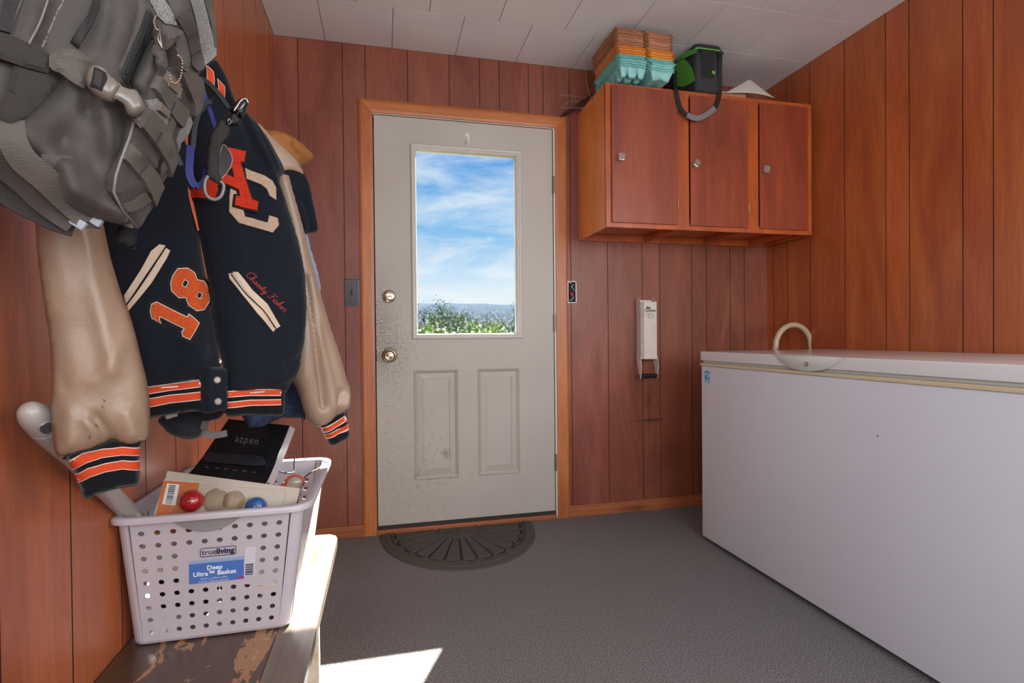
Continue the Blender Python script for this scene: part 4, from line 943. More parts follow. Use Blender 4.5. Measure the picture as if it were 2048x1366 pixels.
# left sleeve and cuff (viewer's left, nearest)
SP, SN = (-.43, .815, .9), (.42, -.907, 0)
ss = Surf(SP, SN, [(58, 380), (120, 360), (190, 370), (206, 444), (218, 500), (228, 540), (244, 590), (257, 622), (270, 665), (281, 710), (290, 745), (297, 780), (300, 815), (300, 850), (299, 868), (292, 880), (262, 890), (233, 888), (223, 882), (198, 893), (163, 905), (141, 909), (116, 912), (107, 888), (103, 850), (102, 810), (103, 760), (101, 708), (96, 660), (90, 622), (84, 580), (78, 537), (73, 490), (70, 444)],
          t=.034, edge=.042, tb=.02, wr=.006, wrs=14, wst=(1, .55), seed=9, folds=[([(165, 440), (185, 560), (205, 650), (225, 740)], .006, .010), ([(100, 640), (110, 700), (125, 770)], -.006, .008), ([(240, 690), (215, 735), (190, 760)], .005, .010), ([(223, 884), (205, 850), (190, 830)], -.010, .006), ([(150, 905), (140, 860), (140, 820)], .006, .007), ([(185, 895), (190, 862), (175, 835)], .006, .006), ([(260, 885), (262, 850), (250, 820)], .005, .007), ([(110, 890), (112, 840), (108, 800)], -.005, .004)])
slv = ss.build('sleeve', M_leather, jk)
cf = Surf(off(SP, SN, .004), SN, [(124, 917), (145, 905), (165, 900), (198, 888), (223, 878), (255, 880), (289, 876), (282, 892), (280, 925), (279, 966), (262, 973), (242, 976), (205, 986), (169, 997), (160, 975), (149, 945), (137, 922)], t=.018, edge=.022, tb=.016, wr=.0015)
cfo = cf.build('cuff', M_rib, jk)
for poly in ([(137, 922), (165, 908), (205, 899), (245, 895), (280, 896), (280, 909), (245, 909), (205, 914), (172, 925), (144, 938)], [(149, 950), (175, 938), (210, 928), (245, 922), (280, 922), (280, 938), (245, 937), (210, 943), (180, 953), (155, 964)]):
    n = len(poly)//2
    cf.decal('stripe_edge', [(a, b-1.6) for a, b in poly[:n]]+[(a, b+1.6) for a, b in poly[n:]], M_felt, cfo, lift=.0007); cf.decal('stripe', poly, M_or, cfo, lift=.0014)
# ink scuffs on the leather
M_ink2 = mat('scuff', '3c3432', .7)
for (x, y, l_) in ((206, 812, 9), (193, 850, 5), (211, 865, 10), (180, 874, 6), (210, 800, 4), (216, 872, 5)):
    rnd = random.Random(int(x)); m = MB()
    for _ in range(6):
        a = (x+rnd.uniform(-3, 3), y+rnd.uniform(-l_/2, l_/2)); m.tube([ss.at(a[0], a[1], .0002), ss.at(a[0]+rnd.uniform(-2, 3), a[1]+rnd.uniform(1, 3), .0002)], .00035, 4)
    m.build('scuff_mark', M_ink2, slv)
# right sleeve and its cuff
RP = off(JP, JN, -.05)
sr = Surf(RP, JN, [(540, 350), (570, 349), (579, 372), (591, 415), (605, 466), (621, 527), (640, 597), (657, 654), (675, 710), (689, 757), (697, 790), (693, 818), (668, 834), (645, 852), (626, 849), (612, 833), (600, 795), (592, 775), (580, 740), (580, 600), (565, 480), (548, 400)],
          t=.034, edge=.03, tb=.015, wr=.004, wrs=12, wst=(1, .5), seed=12, folds=[([(600, 560), (612, 650), (628, 760), (634, 810)], -.012, .006), ([(616, 650), (640, 740), (655, 810)], .006, .010), ([(668, 834), (660, 805), (668, 780)], -.007, .005), ([(690, 760), (684, 790), (676, 815)], .006, .004)])
sr.build('sleeve', M_leather, jk)
cr2 = Surf(off(RP, JN, .006), JN, [(642, 852), (660, 838), (689, 824), (693, 845), (697, 869), (688, 880), (672, 889), (662, 890), (655, 880), (648, 866)], t=.018, edge=.018, tb=.014, wr=.001)
c2 = cr2.build('cuff', M_rib, jk)
for poly in ([(648, 857), (668, 847), (689, 833), (691, 840), (671, 854), (651, 865)], [(653, 870), (674, 860), (693, 848), (695, 856), (676, 867), (656, 877)]):
    cr2.decal('stripe_edge', grow(poly, 1.3), M_felt, c2, lift=.0006); cr2.decal('stripe', poly, M_or, c2, lift=.0012)
# orange cords hanging down between the panels
m = MB()
for i in range(5):
    a = [(366+i*3, 262), (368+i*2.6, 310), (373+i*1.8, 360), (381+i*1.2, 405), (390+i*.8, 440), (396+i*1.2, 462-i*1.5)]
    m.tube(crom([sR.at(x, y, .008-.001*i) for x, y in a], 5), .0011, 6)
t_ = m.build('drawstring', mat('orange_cord', 'c9643c', .7), None, True); tag(t_, 'thin orange cords dangling down the front of the varsity jacket', 'cord')
# second jacket behind: cream shoulder, navy sleeve
BP = off(JP, JN, -.13)
j2 = thing('varsity_jacket', 'second cream-shouldered navy jacket mostly hidden behind the lettered one', 'jacket', (-.3, 1.2, 1.1))
b1 = Surf(BP, JN, [(470, 215), (505, 240), (522, 252), (543, 274), (569, 298), (593, 321), (607, 348), (616, 375), (600, 360), (580, 352), (540, 352), (490, 300)], t=.02, edge=.025, tb=.02, wr=.002); b1.build('shoulder', M_leather, j2, label='cream leather shoulder')
b2 = Surf(off(BP, JN, -.004), JN, [(540, 330), (593, 335), (606, 345), (618, 375), (626, 410), (632, 440), (634, 462), (618, 466), (600, 467), (575, 440), (550, 400)], t=.02, edge=.018, tb=.02, wr=.003, folds=[([(600, 400), (612, 440), (614, 462)], -.006, .006)]); b2.build('sleeve', M_wool, j2, label='navy wool sleeve')
# denim garment behind
M_denim = mat('blue_denim', '27304a', .85, col2='39476a', nscale=60, bump=.4, bscale=600)
M_denl = mat('pale_denim_lining', '8d97ac', .85, bump=.3, bscale=500)
dj = thing('denim_jacket', 'dark blue denim jacket hanging behind both varsity jackets', 'jacket', (-.25, 1.2, .8))
DP = off(JP, JN, -.17)
d1 = Surf(DP, JN, [(480, 420), (560, 440), (604, 462), (616, 480), (626, 530), (632, 600), (622, 660), (612, 760), (611, 835), (600, 836), (566, 835), (480, 826)], t=.02, edge=.02, tb=.015, wr=.004); d1.build('body', M_denim, dj)
d2 = Surf(off(DP, JN, .008), JN, [(598, 455), (612, 462), (622, 500), (634, 540), (641, 580), (637, 600), (625, 560), (606, 500)], t=.012, edge=.008, tb=.01, wr=.002); d2.build('sleeve', M_denl, dj, label='pale denim sleeve')
# tan cap on a hook
M_tan = mat('tan_canvas', '96602f', .85, col2='a56f3c', nscale=18, bump=.4, bscale=500)
cp = Surf((XL+.20, 1.55, 1.5), (.35, -.93, 0), [(515, 268), (540, 262), (566, 268), (588, 278), (610, 296), (626, 314), (621, 324), (604, 335), (585, 342), (545, 335), (515, 300)], t=.055, edge=.06, tb=.03, wr=.008, wrs=22, seed=4, folds=[([(560, 275), (585, 295), (600, 325)], .006, .006), ([(575, 285), (570, 300), (585, 320)], -.008, .004), ([(590, 282), (606, 300), (612, 322)], -.005, .003)])
c_ = cp.build('canvas_cap', M_tan, None); tag(c_, 'crumpled tan canvas cap behind the jackets, highest garment near the back wall', 'cap')
# black cap with grey strap hanging below the jacket
M_cap = mat('black_cotton', '1a1c22', .85, col2='232630', nscale=30, bump=.4, bscale=500, sheen=.2)
bc = thing('baseball_cap', 'black cap with a grey back strap hanging under the varsity jacket', 'cap', (-.38, 1.17, .78))
CPp, CPn = (-.40, 1.14, .8), (.4, -.917, 0)
k1 = Surf(CPp, CPn, [(316, 842), (330, 830), (398, 818), (440, 816), (448, 826), (436, 838), (410, 846), (409, 862), (400, 874), (378, 879), (351, 873), (335, 865), (326, 855)], t=.022, edge=.03, tb=.03, wr=.004, wrs=30, folds=[([(330, 848), (370, 843), (402, 842)], .004, .003), ([(340, 866), (375, 868), (400, 858)], .003, .004)]); k1.build('crown', M_cap, bc)
m = MB()
pl = [(412, 842), (408, 856), (410, 866), (425, 870), (440, 869), (454, 866)]
m.tube(crom([k1.at(x, y, .006) for x, y in pl], 5), 0, flat=(.013, .002), up=k1.n); m.build('back_strap', mat('grey_strap', '6b6966', .6), bc)
m = MB(); m.lathe([(.010, 0), (.010, .002), (.007, .003), (.0005, .003)], k1.at(343, 832, .0), k1.n, 20); m.build('button', mat('cream_button', 'b9b6ab', .4), bc, auto=30)
# grey plastic wand leaning in the basket
w0, w1 = Vector((-.464, .862, .808)), onY(262, 1030, 1.175); w0 = bp(74, 836, (-.450, 0, 0), (1, 0, 0)); dw = (w1-w0); L_ = dw.length; dw.normalize(); 
wand = thing('vacuum_wand', 'grey plastic vacuum wand with oval button end leaning in the basket', 'vacuum wand', w1)
M_wand = mat('grey_wand_plastic', 'aaa19c', .35, coat=.2)
end = w1+dw*.20
end.z = max(end.z, BZ+.03)
prof = [(.001, -.030), (.008, -.0285), (.0135, -.022), (.0175, -.010), (.0190, .004), (.0195, .022)]
m = MB(); m.lathe(prof+[(.0182, .0225)], w0, dw, 24); hd = m.build('handle_end', M_wand, wand, auto=40)
m = MB(); m.lathe([(.0182, .0235), (.0195, .024), (.0195, .06), (.0175, .10), (.016, .14), (.016, L_-.01), (.016, L_+.14)], w0, dw, 24); m.build('tube', M_wand, wand, auto=40)
tc_ = (CO-w0).normalized(); sn = (tc_-dw*tc_.dot(dw)).normalized(); sd_ = dw.cross(sn)
m = MB(); c = w0+dw*.003+sn*.0178; m.loft([[c+dw*(.0120*math.cos(a))+sd_*(.0070*math.sin(a))+sn*h for a in [2*PI*k/20 for k in range(20)]] for h in (-.004, .0022)]); m.build('thumb_hole', mat('hole_dark', '4b4a4b', .5), hd, auto=30)
m = MB()
ringp = [c+dw*(.0120*math.cos(a))+sd_*(.0070*math.sin(a))+sn*(.0015-.0022*abs(math.sin(a))) for a in [2*PI*k/24 for k in range(25)]]; m.tube(ringp, .0014, 6); m.build('hole_rim', M_wand, hd, True)
# ------------------------------------------------------------------ grey tactical backpack hanging in the foreground
M_bag = mat('grey_nylon', '39332f', .62, col2='423b37', nscale=30, bump=.35, bscale=900, bstretch=(1, 1, 1), sheen=.15)
M_bagd = mat('dark_grey_nylon', '2a2624', .7, bump=.35, bscale=900)
M_web = mat('grey_webbing', '58514b', .6, bump=.6, bscale=1400, bstretch=(.15, .15, 1))
M_webd = mat('dark_webbing', '302b28', .75, bump=.8, bscale=1100, bstretch=(.2, .2, 1))
M_velcro = mat('velcro_loop', '6e6d6a', .95, col2='a3a3a0', nscale=900, bump=1, bscale=900, bdist=.003, lo=.4, hi=.6)
M_pipe = mat('bag_piping', '757069', .5); M_zip = mat('black_zip', '1f1e1e', .5, bump=.8, bscale=700)
M_buck = mat('grey_buckle_plastic', '6e655c', .3, coat=.3); M_black = mat('black_void', '0b0b0c', .8)
KP, KN = Vector((-.30, .70, 1.2)), (.5, -.866, 0)
bp_ = thing('backpack', 'large grey tactical backpack hanging on the left wall in the foreground', 'backpack', (-.42, .70, 1.08))
k0 = Surf(KP, KN, [(-150, -150), (120, -170), (330, -150), (410, -60), (424, -10), (429, 34), (434, 70), (434, 100), (431, 117), (408, 133), (396, 150), (402, 180), (396, 212), (381, 239), (370, 273), (355, 301), (347, 328), (335, 352), (321, 376), (309, 410), (294, 433), (281, 454), (268, 457), (240, 449), (205, 440), (178, 454), (157, 456), (113, 451), (68, 441), (44, 431), (0, 411), (-60, 392), (-130, 340), (-170, 200)],
          t=.045, edge=.055, tb=.05, wr=.003, wrs=14, seed=21, prof='soft', res=.007)
k0.build('main_compartment', M_bag, bp_)
fp = Surf(off(KP, KN, .028), KN, [(-150, -120), (40, -140), (190, -60), (255, -12), (300, 20), (306, 32), (298, 60), (283, 95), (268, 135), (254, 172), (264, 200), (266, 232), (265, 248), (257, 278), (240, 323), (230, 351), (226, 384), (242, 418), (268, 455), (240, 449), (205, 440), (160, 425), (120, 405), (92, 360), (60, 330), (0, 330), (-100, 300), (-170, 150)],
          t=.035, edge=.022, tb=.02, wr=.007, wrs=16, wst=(1.8, .45), seed=31, res=.006,
          folds=[([(150, 300), (190, 340), (205, 400)], -.012, .016), ([(120, 330), (128, 380), (150, 420)], .010, .008), ([(165, 235), (130, 290), (118, 325)], -.010, .008), ([(200, 250), (215, 300), (222, 350)], .007, .006), ([(175, 240), (185, 290), (180, 350)], -.006, .006), ([(140, 180), (150, 230), (140, 300)], .006, .005), ([(205, 60), (190, 110), (175, 150)], -.005, .006), ([(180, 20), (165, 70), (150, 110)], .005, .005), ([(230, 30), (222, 80), (215, 120)], .004, .004), ([(70, 350), (110, 390), (160, 420)], .006, .006), ([(90, 30), (60, 90), (50, 120)], .006, .008), ([(130, 0), (100, 70), (80, 110)], -.005, .005)])
fp.build('front_pocket', M_bag, bp_)

fp.cord('piping', [(96, 0), (80, 45), (62, 80), (52, 100)], .0010, M_pipe, bp_, lift=.0002)
fp.cord('piping', [(128, 0), (112, 30), (95, 70), (84, 95)], .0010, M_pipe, bp_, lift=.0002)
fp.cord('piping', [(42, 0), (28, 35), (18, 68)], .0010, M_pipe, bp_, lift=.0002)
# zipped flap on the right of the front pocket
fl_ = Surf(off(KP, KN, .050), KN, [(245, -60), (300, 10), (310, 30), (296, 75), (276, 120), (258, 165), (247, 172), (236, 160), (218, 145), (232, 110), (250, 60), (258, 20), (235, -20)], t=.014, edge=.016, tb=.03, wr=.002, wrs=20, seed=3)
fo = fl_.build('zip_flap', M_bag, bp_)
fl_.strap('zipper', [(303, 28), (290, 66), (272, 106), (253, 150), (247, 165)], .011, M_zip, fo, lift=.0006, th=.0012)
fl_.cord('zip_teeth', [(302, 30), (289, 67), (271, 107), (252, 150)], .0014, M_black, fo, lift=.0016)
fl_.cord('seam_bead', [(262, 0), (262, 25), (252, 65), (238, 108), (226, 140)], .0009, M_pipe, fo, lift=.0002)
sd2 = Surf(off(KP, KN, .046), KN, [(309, 60), (318, 80), (328, 110), (332, 125), (318, 155), (305, 180), (292, 205), (286, 200), (276, 190), (262, 176), (255, 172), (280, 125), (300, 85)], t=.012, edge=.015, tb=.03, wr=.003, wrs=30, seed=5, folds=[([(300, 100), (296, 130), (292, 160)], .005, .005)])
sd2.build('zip_garage', M_bag, bp_)
# upper right: velcro, webbing
k0.decal('velcro_panel', sc([(1020, 0), (1170, 10), (1200, 90), (1245, 300), (1315, 530), (1322, 640), (1185, 755), (1160, 640), (1130, 500), (1095, 300), (1060, 150)], 5.69, 200, 0), M_velcro, bp_, lift=.003)
k0.decal('velcro_panel', sc([(550, 0), (730, 0), (790, 90), (860, 250), (870, 300), (740, 280), (650, 200), (600, 90)], 5.69, 200, 0), M_velcro, bp_, lift=.003)
w1_ = k0.decal('webbing_strap', sc([(740, 0), (970, 0), (1010, 130), (1100, 370), (1170, 690), (1180, 780), (1110, 830), (1040, 760), (1030, 640), (980, 440), (900, 290), (850, 220), (790, 90)], 5.69, 200, 0), M_bag, bp_, lift=.0055)
for a, b in (((850, 222), (1015, 118)), ((985, 448), (1105, 372)), ((1035, 645), (1140, 570))):
    k0.cord('stitch_line', sc([a, b], 5.69, 200, 0), .0007, M_bagd, w1_, lift=.006, smooth=False)
k0.decal('webbing_strap', sc([(1180, 20), (1240, 10), (1300, 220), (1320, 520), (1300, 560), (1255, 280), (1200, 90)], 5.69, 200, 0), M_bag, bp_, lift=.0045)
# the side panel faces the door: its own plane from the piped edge back to the outline
pA, pB, pC = bp(240, 340, KP+Vector(KN)*.056, KN), bp(337, 352, KP-Vector(KN)*.004, KN), bp(300, 180, KP+Vector(KN)*.056, KN)
SN2 = (pB-pA).cross(pC-pA).normalized(); SN2 = SN2 if SN2.dot(CO-pA) > 0 else -SN2
q_ = lambda pts: sc(pts, 2.846)
sp2 = Surf(pA, SN2, q_([(757, 700), (731, 790), (681, 920), (655, 1000), (642, 1090), (690, 1190), (780, 1302), (802, 1290), (850, 1190), (912, 1070), (950, 1000), (985, 905), (1015, 850), (1060, 765), (1100, 660), (1136, 560), (1140, 500), (1120, 440), (1080, 400), (1000, 380), (900, 390), (870, 450), (838, 560), (790, 620)]),
           t=.003, edge=.008, tb=.02, wr=.003, wrs=22, seed=8, smooth=False, res=.0045, folds=[(q_([(760, 860), (830, 900), (870, 950)]), .004, .006), (q_([(720, 1060), (760, 1040), (800, 1080)]), .003, .008), (q_([(900, 800), (930, 850)]), .003, .006)])
spo = sp2.build('side_panel', M_bag, bp_)
def sdec(nm, pts, mm, lift, par=None): return sp2.decal(nm, q_(pts), mm, par or spo, lift=lift, res=.0035)
sdec('velcro_patch', [(838, 575), (890, 560), (960, 660), (975, 720), (930, 755), (900, 700), (850, 640)], M_velcro, .002)
sdec('velcro_patch', [(1060, 650), (1088, 690), (1060, 765), (1022, 815), (1005, 870), (1000, 800), (1030, 720)], M_velcro, .002)
sdec('velcro_patch', [(985, 480), (1030, 500), (1020, 560), (980, 545)], M_velcro, .002)
sdec('dark_opening', [(912, 900), (928, 935), (905, 990), (868, 968), (898, 940)], M_black, .0012)
sdec('ribbed_strap', [(692, 1165), (760, 1140), (820, 1095), (850, 1140), (795, 1182), (712, 1208)], M_web, .003)
sdec('ribbed_strap', [(905, 962), (932, 905), (948, 955), (905, 1005)], M_web, .0025)
sdec('webbing_strap', [(725, 812), (785, 872), (840, 940), (888, 1000), (915, 1062), (890, 1120), (868, 1172), (830, 1085), (790, 1012), (735, 950), (688, 900)], M_web, .0050)
sdec('webbing_strap', [(785, 600), (836, 618), (905, 690), (945, 760), (975, 850), (988, 905), (950, 1005), (930, 925), (870, 832), (810, 750), (762, 700)], M_web, .0065)
sdec('webbing_strap', [(896, 430), (950, 500), (1000, 578), (1052, 625), (1040, 680), (1022, 722), (975, 680), (905, 570), (866, 500)], M_web, .0060)
sdec('webbing_strap', [(1000, 400), (1062, 402), (1118, 440), (1138, 520), (1138, 560), (1112, 625), (1086, 655), (1076, 575), (1040, 490)], M_web, .0070)
sdec('webbing_strap', [(955, 655), (985, 700), (962, 760), (925, 840), (900, 810), (935, 740)], M_web, .0045)
sdec('name_tag', [(938, 422), (992, 470), (976, 528), (922, 482)], M_buck, .0085); sdec('name_tag', [(884, 572), (942, 630), (930, 664), (878, 622)], M_buck, .0070)
for a_, b_2 in (((998, 585), (968, 655)), ((838, 625), (800, 722)), ((922, 755), (884, 830)), ((838, 938), (792, 1008))):
    sp2.cord('stitch_line', q_([a_, b_2]), .0006, M_bagd, spo, lift=.0072, smooth=False)
sp2.cord('piping', q_([(760, 702), (735, 790), (685, 920), (660, 1000), (647, 1090), (695, 1190), (782, 1296)]), .0015, M_pipe, bp_, lift=.001, smooth=False)
# loose webbing keeper, pull tabs, metal tags, bead chain
t1 = Surf(off(KP, KN, .066), KN, [(322, 48), (345, 52), (366, 62), (358, 78), (342, 92), (334, 100), (326, 96), (324, 70)], t=.003, edge=.003, tb=.002, wr=.001, wrs=40, smooth=False, res=.004); t1.build('zip_pull', M_bag, bp_, label='folded cloth zip pull')
t2 = Surf(off(KP, KN, .070), KN, [(307, 74), (316, 72), (330, 100), (333, 108), (336, 130), (330, 136), (318, 137), (308, 129), (305, 105)], t=.003, edge=.003, tb=.002, wr=.0, smooth=False, res=.004); t2.build('zip_pull', M_bag, bp_, label='moulded rubber zip pull')
m = MB(); m.tube(crom([t2.at(312, 30, .004), t2.at(308, 45, .004), t2.at(314, 60, .006), t2.at(321, 58, .004), t2.at(316, 76, .005), t2.at(326, 100, .004)], 5), .0012, 6); m.tube(crom([t2.at(318, 55, .006), t2.at(321, 76, .006), t2.at(324, 98, .005)], 4), .0009, 6); m.build('pull_ring', mat('ring_metal', '8c8478', .3, .9), bp_, True)
t3 = Surf(off(KP, KN, .052), KN, [(352, 62), (366, 62), (376, 90), (382, 118), (378, 140), (374, 144), (360, 130), (348, 112), (340, 96)], t=.003, edge=.004, tb=.003, wr=.002, wrs=30, seed=3, res=.004, smooth=False); t3.build('cloth_tab', M_bag, bp_)
k0.decal('name_tag', [(330, 147), (347, 160), (341, 186), (322, 172)], M_pipe, bp_, lift=.010)
k0.decal('name_tag', [(313, 204), (331, 222), (326, 236), (307, 218)], M_pipe, bp_, lift=.010)
chain = [(356, 111), (362, 117), (365, 128), (364, 141), (362, 152), (358, 161), (351, 167), (344, 164), (341, 156), (339, 149)]
ch = crom([sp2.at(x, y, .014) for x, y in chain], 4); m = MB()
L0 = 0; last = None
for p in ch:
    if last is None or (p-last).length > .0024: m.sphere(p, .0012, seg=8); last = p
m.build('bead_chain', mat('chain_metal', 'c9a58f', .3, .8), bp_, True)
# compression strap with the big side release buckle
cs = Surf(off(KP, KN, .075), KN, [(-60, 40), (0, 66), (35, 75), (98, 108), (106, 120), (104, 134), (96, 147), (60, 138), (14, 122), (0, 117), (-60, 110)], t=.003, edge=.003, tb=.002, wr=.002, wrs=12, res=.005, smooth=False); cs.build('compression_strap', M_webd, bp_)
c3 = Surf(off(KP, KN, .080), KN, [(98, 112), (106, 104), (122, 96), (150, 98), (170, 110), (185, 124), (178, 134), (174, 160), (168, 177), (150, 168), (120, 146), (106, 141), (98, 132)], t=.003, edge=.003, tb=.002, wr=.002, wrs=16, res=.005, smooth=False, folds=[([(108, 108), (140, 114), (178, 130)], .003, .003)]); c3.build('compression_strap', M_web, bp_)
c4 = Surf(off(KP, KN, .070), KN, [(28, 126), (60, 130), (95, 146), (108, 152), (113, 165), (108, 177), (92, 195), (72, 215), (52, 234), (20, 245), (-10, 235), (0, 205), (14, 180), (22, 150)], t=.003, edge=.003, tb=.002, wr=.003, wrs=12, res=.005, smooth=False); c4.build('strap_tail', M_webd, bp_)
bk0 = Surf(off(KP, KN, .086), KN, [(171, 150), (176, 137), (187, 130), (200, 132), (214, 140), (222, 152), (236, 164), (246, 172), (240, 190), (232, 200), (222, 205), (206, 201), (190, 190), (176, 176), (171, 163)], t=.010, edge=.010, tb=.006, wr=0, prof='round', res=.003)
b_o = bk0.build('buckle_socket', M_buck, bp_)
bk0.decal('buckle_slot', [(188, 134), (212, 146), (215, 158), (203, 183), (180, 172)], M_black, b_o, lift=.0006, res=.002); bk0.decal('slot_webbing', [(191, 140), (206, 148), (200, 178), (186, 170)], M_webd, b_o, lift=.0016, res=.002)
bk1 = Surf(off(KP, KN, .084), KN, [(224, 158), (236, 163), (254, 177), (270, 178), (280, 190), (290, 214), (286, 226), (270, 234), (258, 231), (246, 216), (226, 205), (214, 202)], t=.009, edge=.008, tb=.006, wr=0, res=.003)
b_1 = bk1.build('buckle_prongs', M_buck, bp_)
bk1.decal('buckle_slot', [(232, 198), (246, 206), (252, 218), (244, 216), (230, 205)], M_black, b_1, lift=.0006, res=.002); bk1.decal('buckle_slot', [(240, 163), (252, 170), (256, 176), (246, 173)], M_black, b_1, lift=.0006, res=.002)
k5 = Surf(off(KP, KN, .078), KN, [(262, 196), (274, 186), (284, 195), (292, 215), (296, 228), (290, 248), (281, 258), (273, 247), (266, 236), (258, 212)], t=.003, edge=.004, tb=.002, wr=.001, smooth=False, res=.004); k5.build('strap_end', M_web, bp_)
# straps bunched along the lower left, dark strap on the top left
for nm, ln, w_, lf, mm in (('shoulder_strap', [(18, 250), (24, 290), (45, 330), (85, 365), (125, 405), (172, 448)], .022, .018, M_web), ('shoulder_strap', [(-30, 300), (20, 335), (60, 370), (100, 410), (150, 447)], .030, .012, M_bag), ('shoulder_strap', [(68, 322), (84, 350), (105, 385), (135, 425), (150, 434)], .016, .010, M_webd), ('shoulder_strap', [(112, 318), (118, 350), (132, 390), (165, 432), (196, 440)], .024, .012, M_bag), ('shoulder_strap', [(-60, 330), (0, 372), (50, 405), (110, 436), (150, 450)], .030, .006, M_webd)):
    k0.strap(nm, ln, w_, mm, bp_, lift=lf+.004, th=.004)
fp.decal('black_strap', [(10, -10), (46, -10), (34, 20), (20, 69), (-4, 62)], M_zip, bp_, lift=.004)
fp.decal('black_strap', [(188, -6), (202, -6), (199, 18), (182, 56), (156, 99), (140, 86), (158, 55), (176, 32)], M_zip, bp_, lift=.004)
te = Surf(off(KP, KN, -.03), KN, [(238, 452), (276, 455), (275, 470), (272, 497), (250, 492), (231, 484)], t=.003, edge=.004, tb=.002, wr=.001); te.build('strap_end', mat('black_webbing', '16171a', .8, bump=.5, bscale=900), bp_, label='black webbing end')
for (x, y) in ((150, 447), (183, 441)):
    p = k0.at(x+6, y-1, .02); m = MB(); m.box((-.008, -.003, -.005), (.008, .003, .005), bev=.002, M=Matrix.Translation(p) @ Matrix.Rotation(.6, 4, 'Y')); m.build('ladder_lock', mat('pale_plastic', '9aa0a8', .35), bp_)
# ------------------------------------------------------------------ blue and black safety glasses
GP, GN = Vector((-.27, .86, 1.3)), (.45, -.893, 0)
gs = Surf(GP, GN, [(300, 100), (560, 100), (560, 460), (300, 460)], t=0, edge=1, tb=0, wr=0)
gl_ = thing('safety_glasses', 'blue and black safety glasses hooked on the backpack strap over the jacket', 'glasses', gs.at(400, 300))
M_gb = mat('black_gloss_plastic', '17181b', .35, spec=.3); M_gblue = mat('blue_gloss_plastic', '161e70', .4, spec=.25)
def gcord(nm, pts, w_, th, mm, lift=0, lab=None):
    m = MB(); m.tube(crom([gs.at(x, y, lift+(p[0] if p else 0)) for x, y, *p in pts], 6), 0, flat=(w_, th), up=gs.n); return m.build(nm, mm, gl_, auto=50, label=lab)
gcord('temple', [(423, 204), (410, 208), (400, 222), (392, 245), (388, 270), (386, 296)], .006, .004, M_gb, .012)
gcord('temple', [(390, 156), (410, 162), (430, 180), (446, 200), (457, 216)], .007, .004, M_gb, .0)
gcord('temple', [(346, 250), (347, 272), (350, 300), (358, 320), (363, 332)], .006, .004, M_gb, .006)
gcord('lens_frame', [(381, 292), (379, 318), (378, 345), (384, 365), (391, 373)], .010, .006, M_gblue, .012)
gcord('lens_frame', [(391, 374), (402, 369), (410, 358), (413, 340)], .008, .005, M_gblue, .012)
gcord('lens_frame', [(394, 170), (405, 182), (412, 198), (424, 235), (431, 258)], .006, .004, M_gblue, .004)
gcord('lens_frame', [(374, 184), (366, 196), (360, 210)], .012, .004, M_gblue, .004)
m = MB(); lp = [gs.at(x, y, .006) for x, y in crom([(447, 290, 0), (458, 302, 0), (464, 318, 0), (460, 335, 0), (450, 350, 0), (440, 356, 0), (436, 330, 0), (440, 305, 0)], 4, True) for x, y in [(x, y)]] if False else [gs.at(q.x, q.y, .006) for q in crom([(447, 290, 0), (458, 302, 0), (464, 318, 0), (460, 335, 0), (450, 350, 0), (440, 356, 0), (436, 330, 0), (440, 305, 0)], 4, True)]
m.prism(lp, gs.n*.0015); m.build('lens', mat('dark_lens', '2c2430', .08, trans=.4, coat=.5), gl_)
m = MB(); m.tube([p+gs.n*.001 for p in lp]+[lp[0]+gs.n*.001], .0007, 6); m.build('lens_rim', mat('lens_edge', '9a938a', .3), gl_)
# ------------------------------------------------------------------ grey strap with clear buckle and ring
LP = off(GP, GN, .03)
ls = Surf(LP, GN, [(300, 100), (600, 100), (600, 460), (300, 460)], t=0, edge=1, tb=0, wr=0)
lt = thing('buckled_strap', 'grey webbing strap with shiny black buckle and plastic ring hanging before the red letter', 'strap', ls.at(450, 250))
s1 = Surf(LP, GN, [(441, 240), (452, 243), (462, 250), (460, 258), (459, 268), (454, 277), (447, 284), (441, 300), (438, 325), (438, 345), (443, 358), (441, 368), (428, 364), (414, 352), (413, 335), (416, 300), (420, 270), (430, 255)], t=.003, edge=.004, tb=.002, wr=.003, wrs=40, res=.003); s1.build('webbing', M_webd, lt)
m = MB(); rp = [(416, 352), (410, 362), (409, 378), (414, 392), (426, 399), (438, 396), (445, 385), (447, 370), (440, 362)]
m.tube(crom([ls.at(x, y, .002) for x, y in rp], 5), .0026, 10); m.build('ring', mat('smoke_plastic', '6f6b68', .2, coat=.4), lt, True)
s2 = Surf(off(LP, GN, .004), GN, [(453, 240), (460, 228), (470, 224), (478, 234), (481, 246), (474, 252), (464, 252), (455, 248)], t=.005, edge=.004, tb=.003, wr=0, res=.003); so_ = s2.build('slider', M_gb, lt)
s2.decal('slider_webbing', [(463, 232), (470, 228), (478, 240), (472, 246)], M_webd, so_, lift=.001); s2.decal('slider_tab', [(454, 240), (458, 236), (464, 246), (458, 249)], mat('pale_green_plastic', 'aab39a', .3), so_, lift=.001)
s3 = Surf(off(LP, GN, .006), GN, [(459, 222), (466, 212), (476, 200), (484, 196), (492, 196), (497, 203), (496, 212), (492, 222), (486, 232), (480, 238), (474, 228), (466, 226)], t=.006, edge=.004, tb=.004, wr=0, res=.003); so3 = s3.build('buckle', M_gb, lt)
m = MB(); m.tube(crom([s3.at(x, y, .001) for x, y in ((468, 222), (474, 212), (483, 200), (492, 198), (496, 206))], 5), .0014, 6); m.tube(crom([s3.at(x, y, .001) for x, y in ((476, 226), (482, 216), (490, 206))], 4), .0010, 6); m.build('buckle_edge', mat('chrome_edge', 'b9bab8', .15, .9), so3, True)
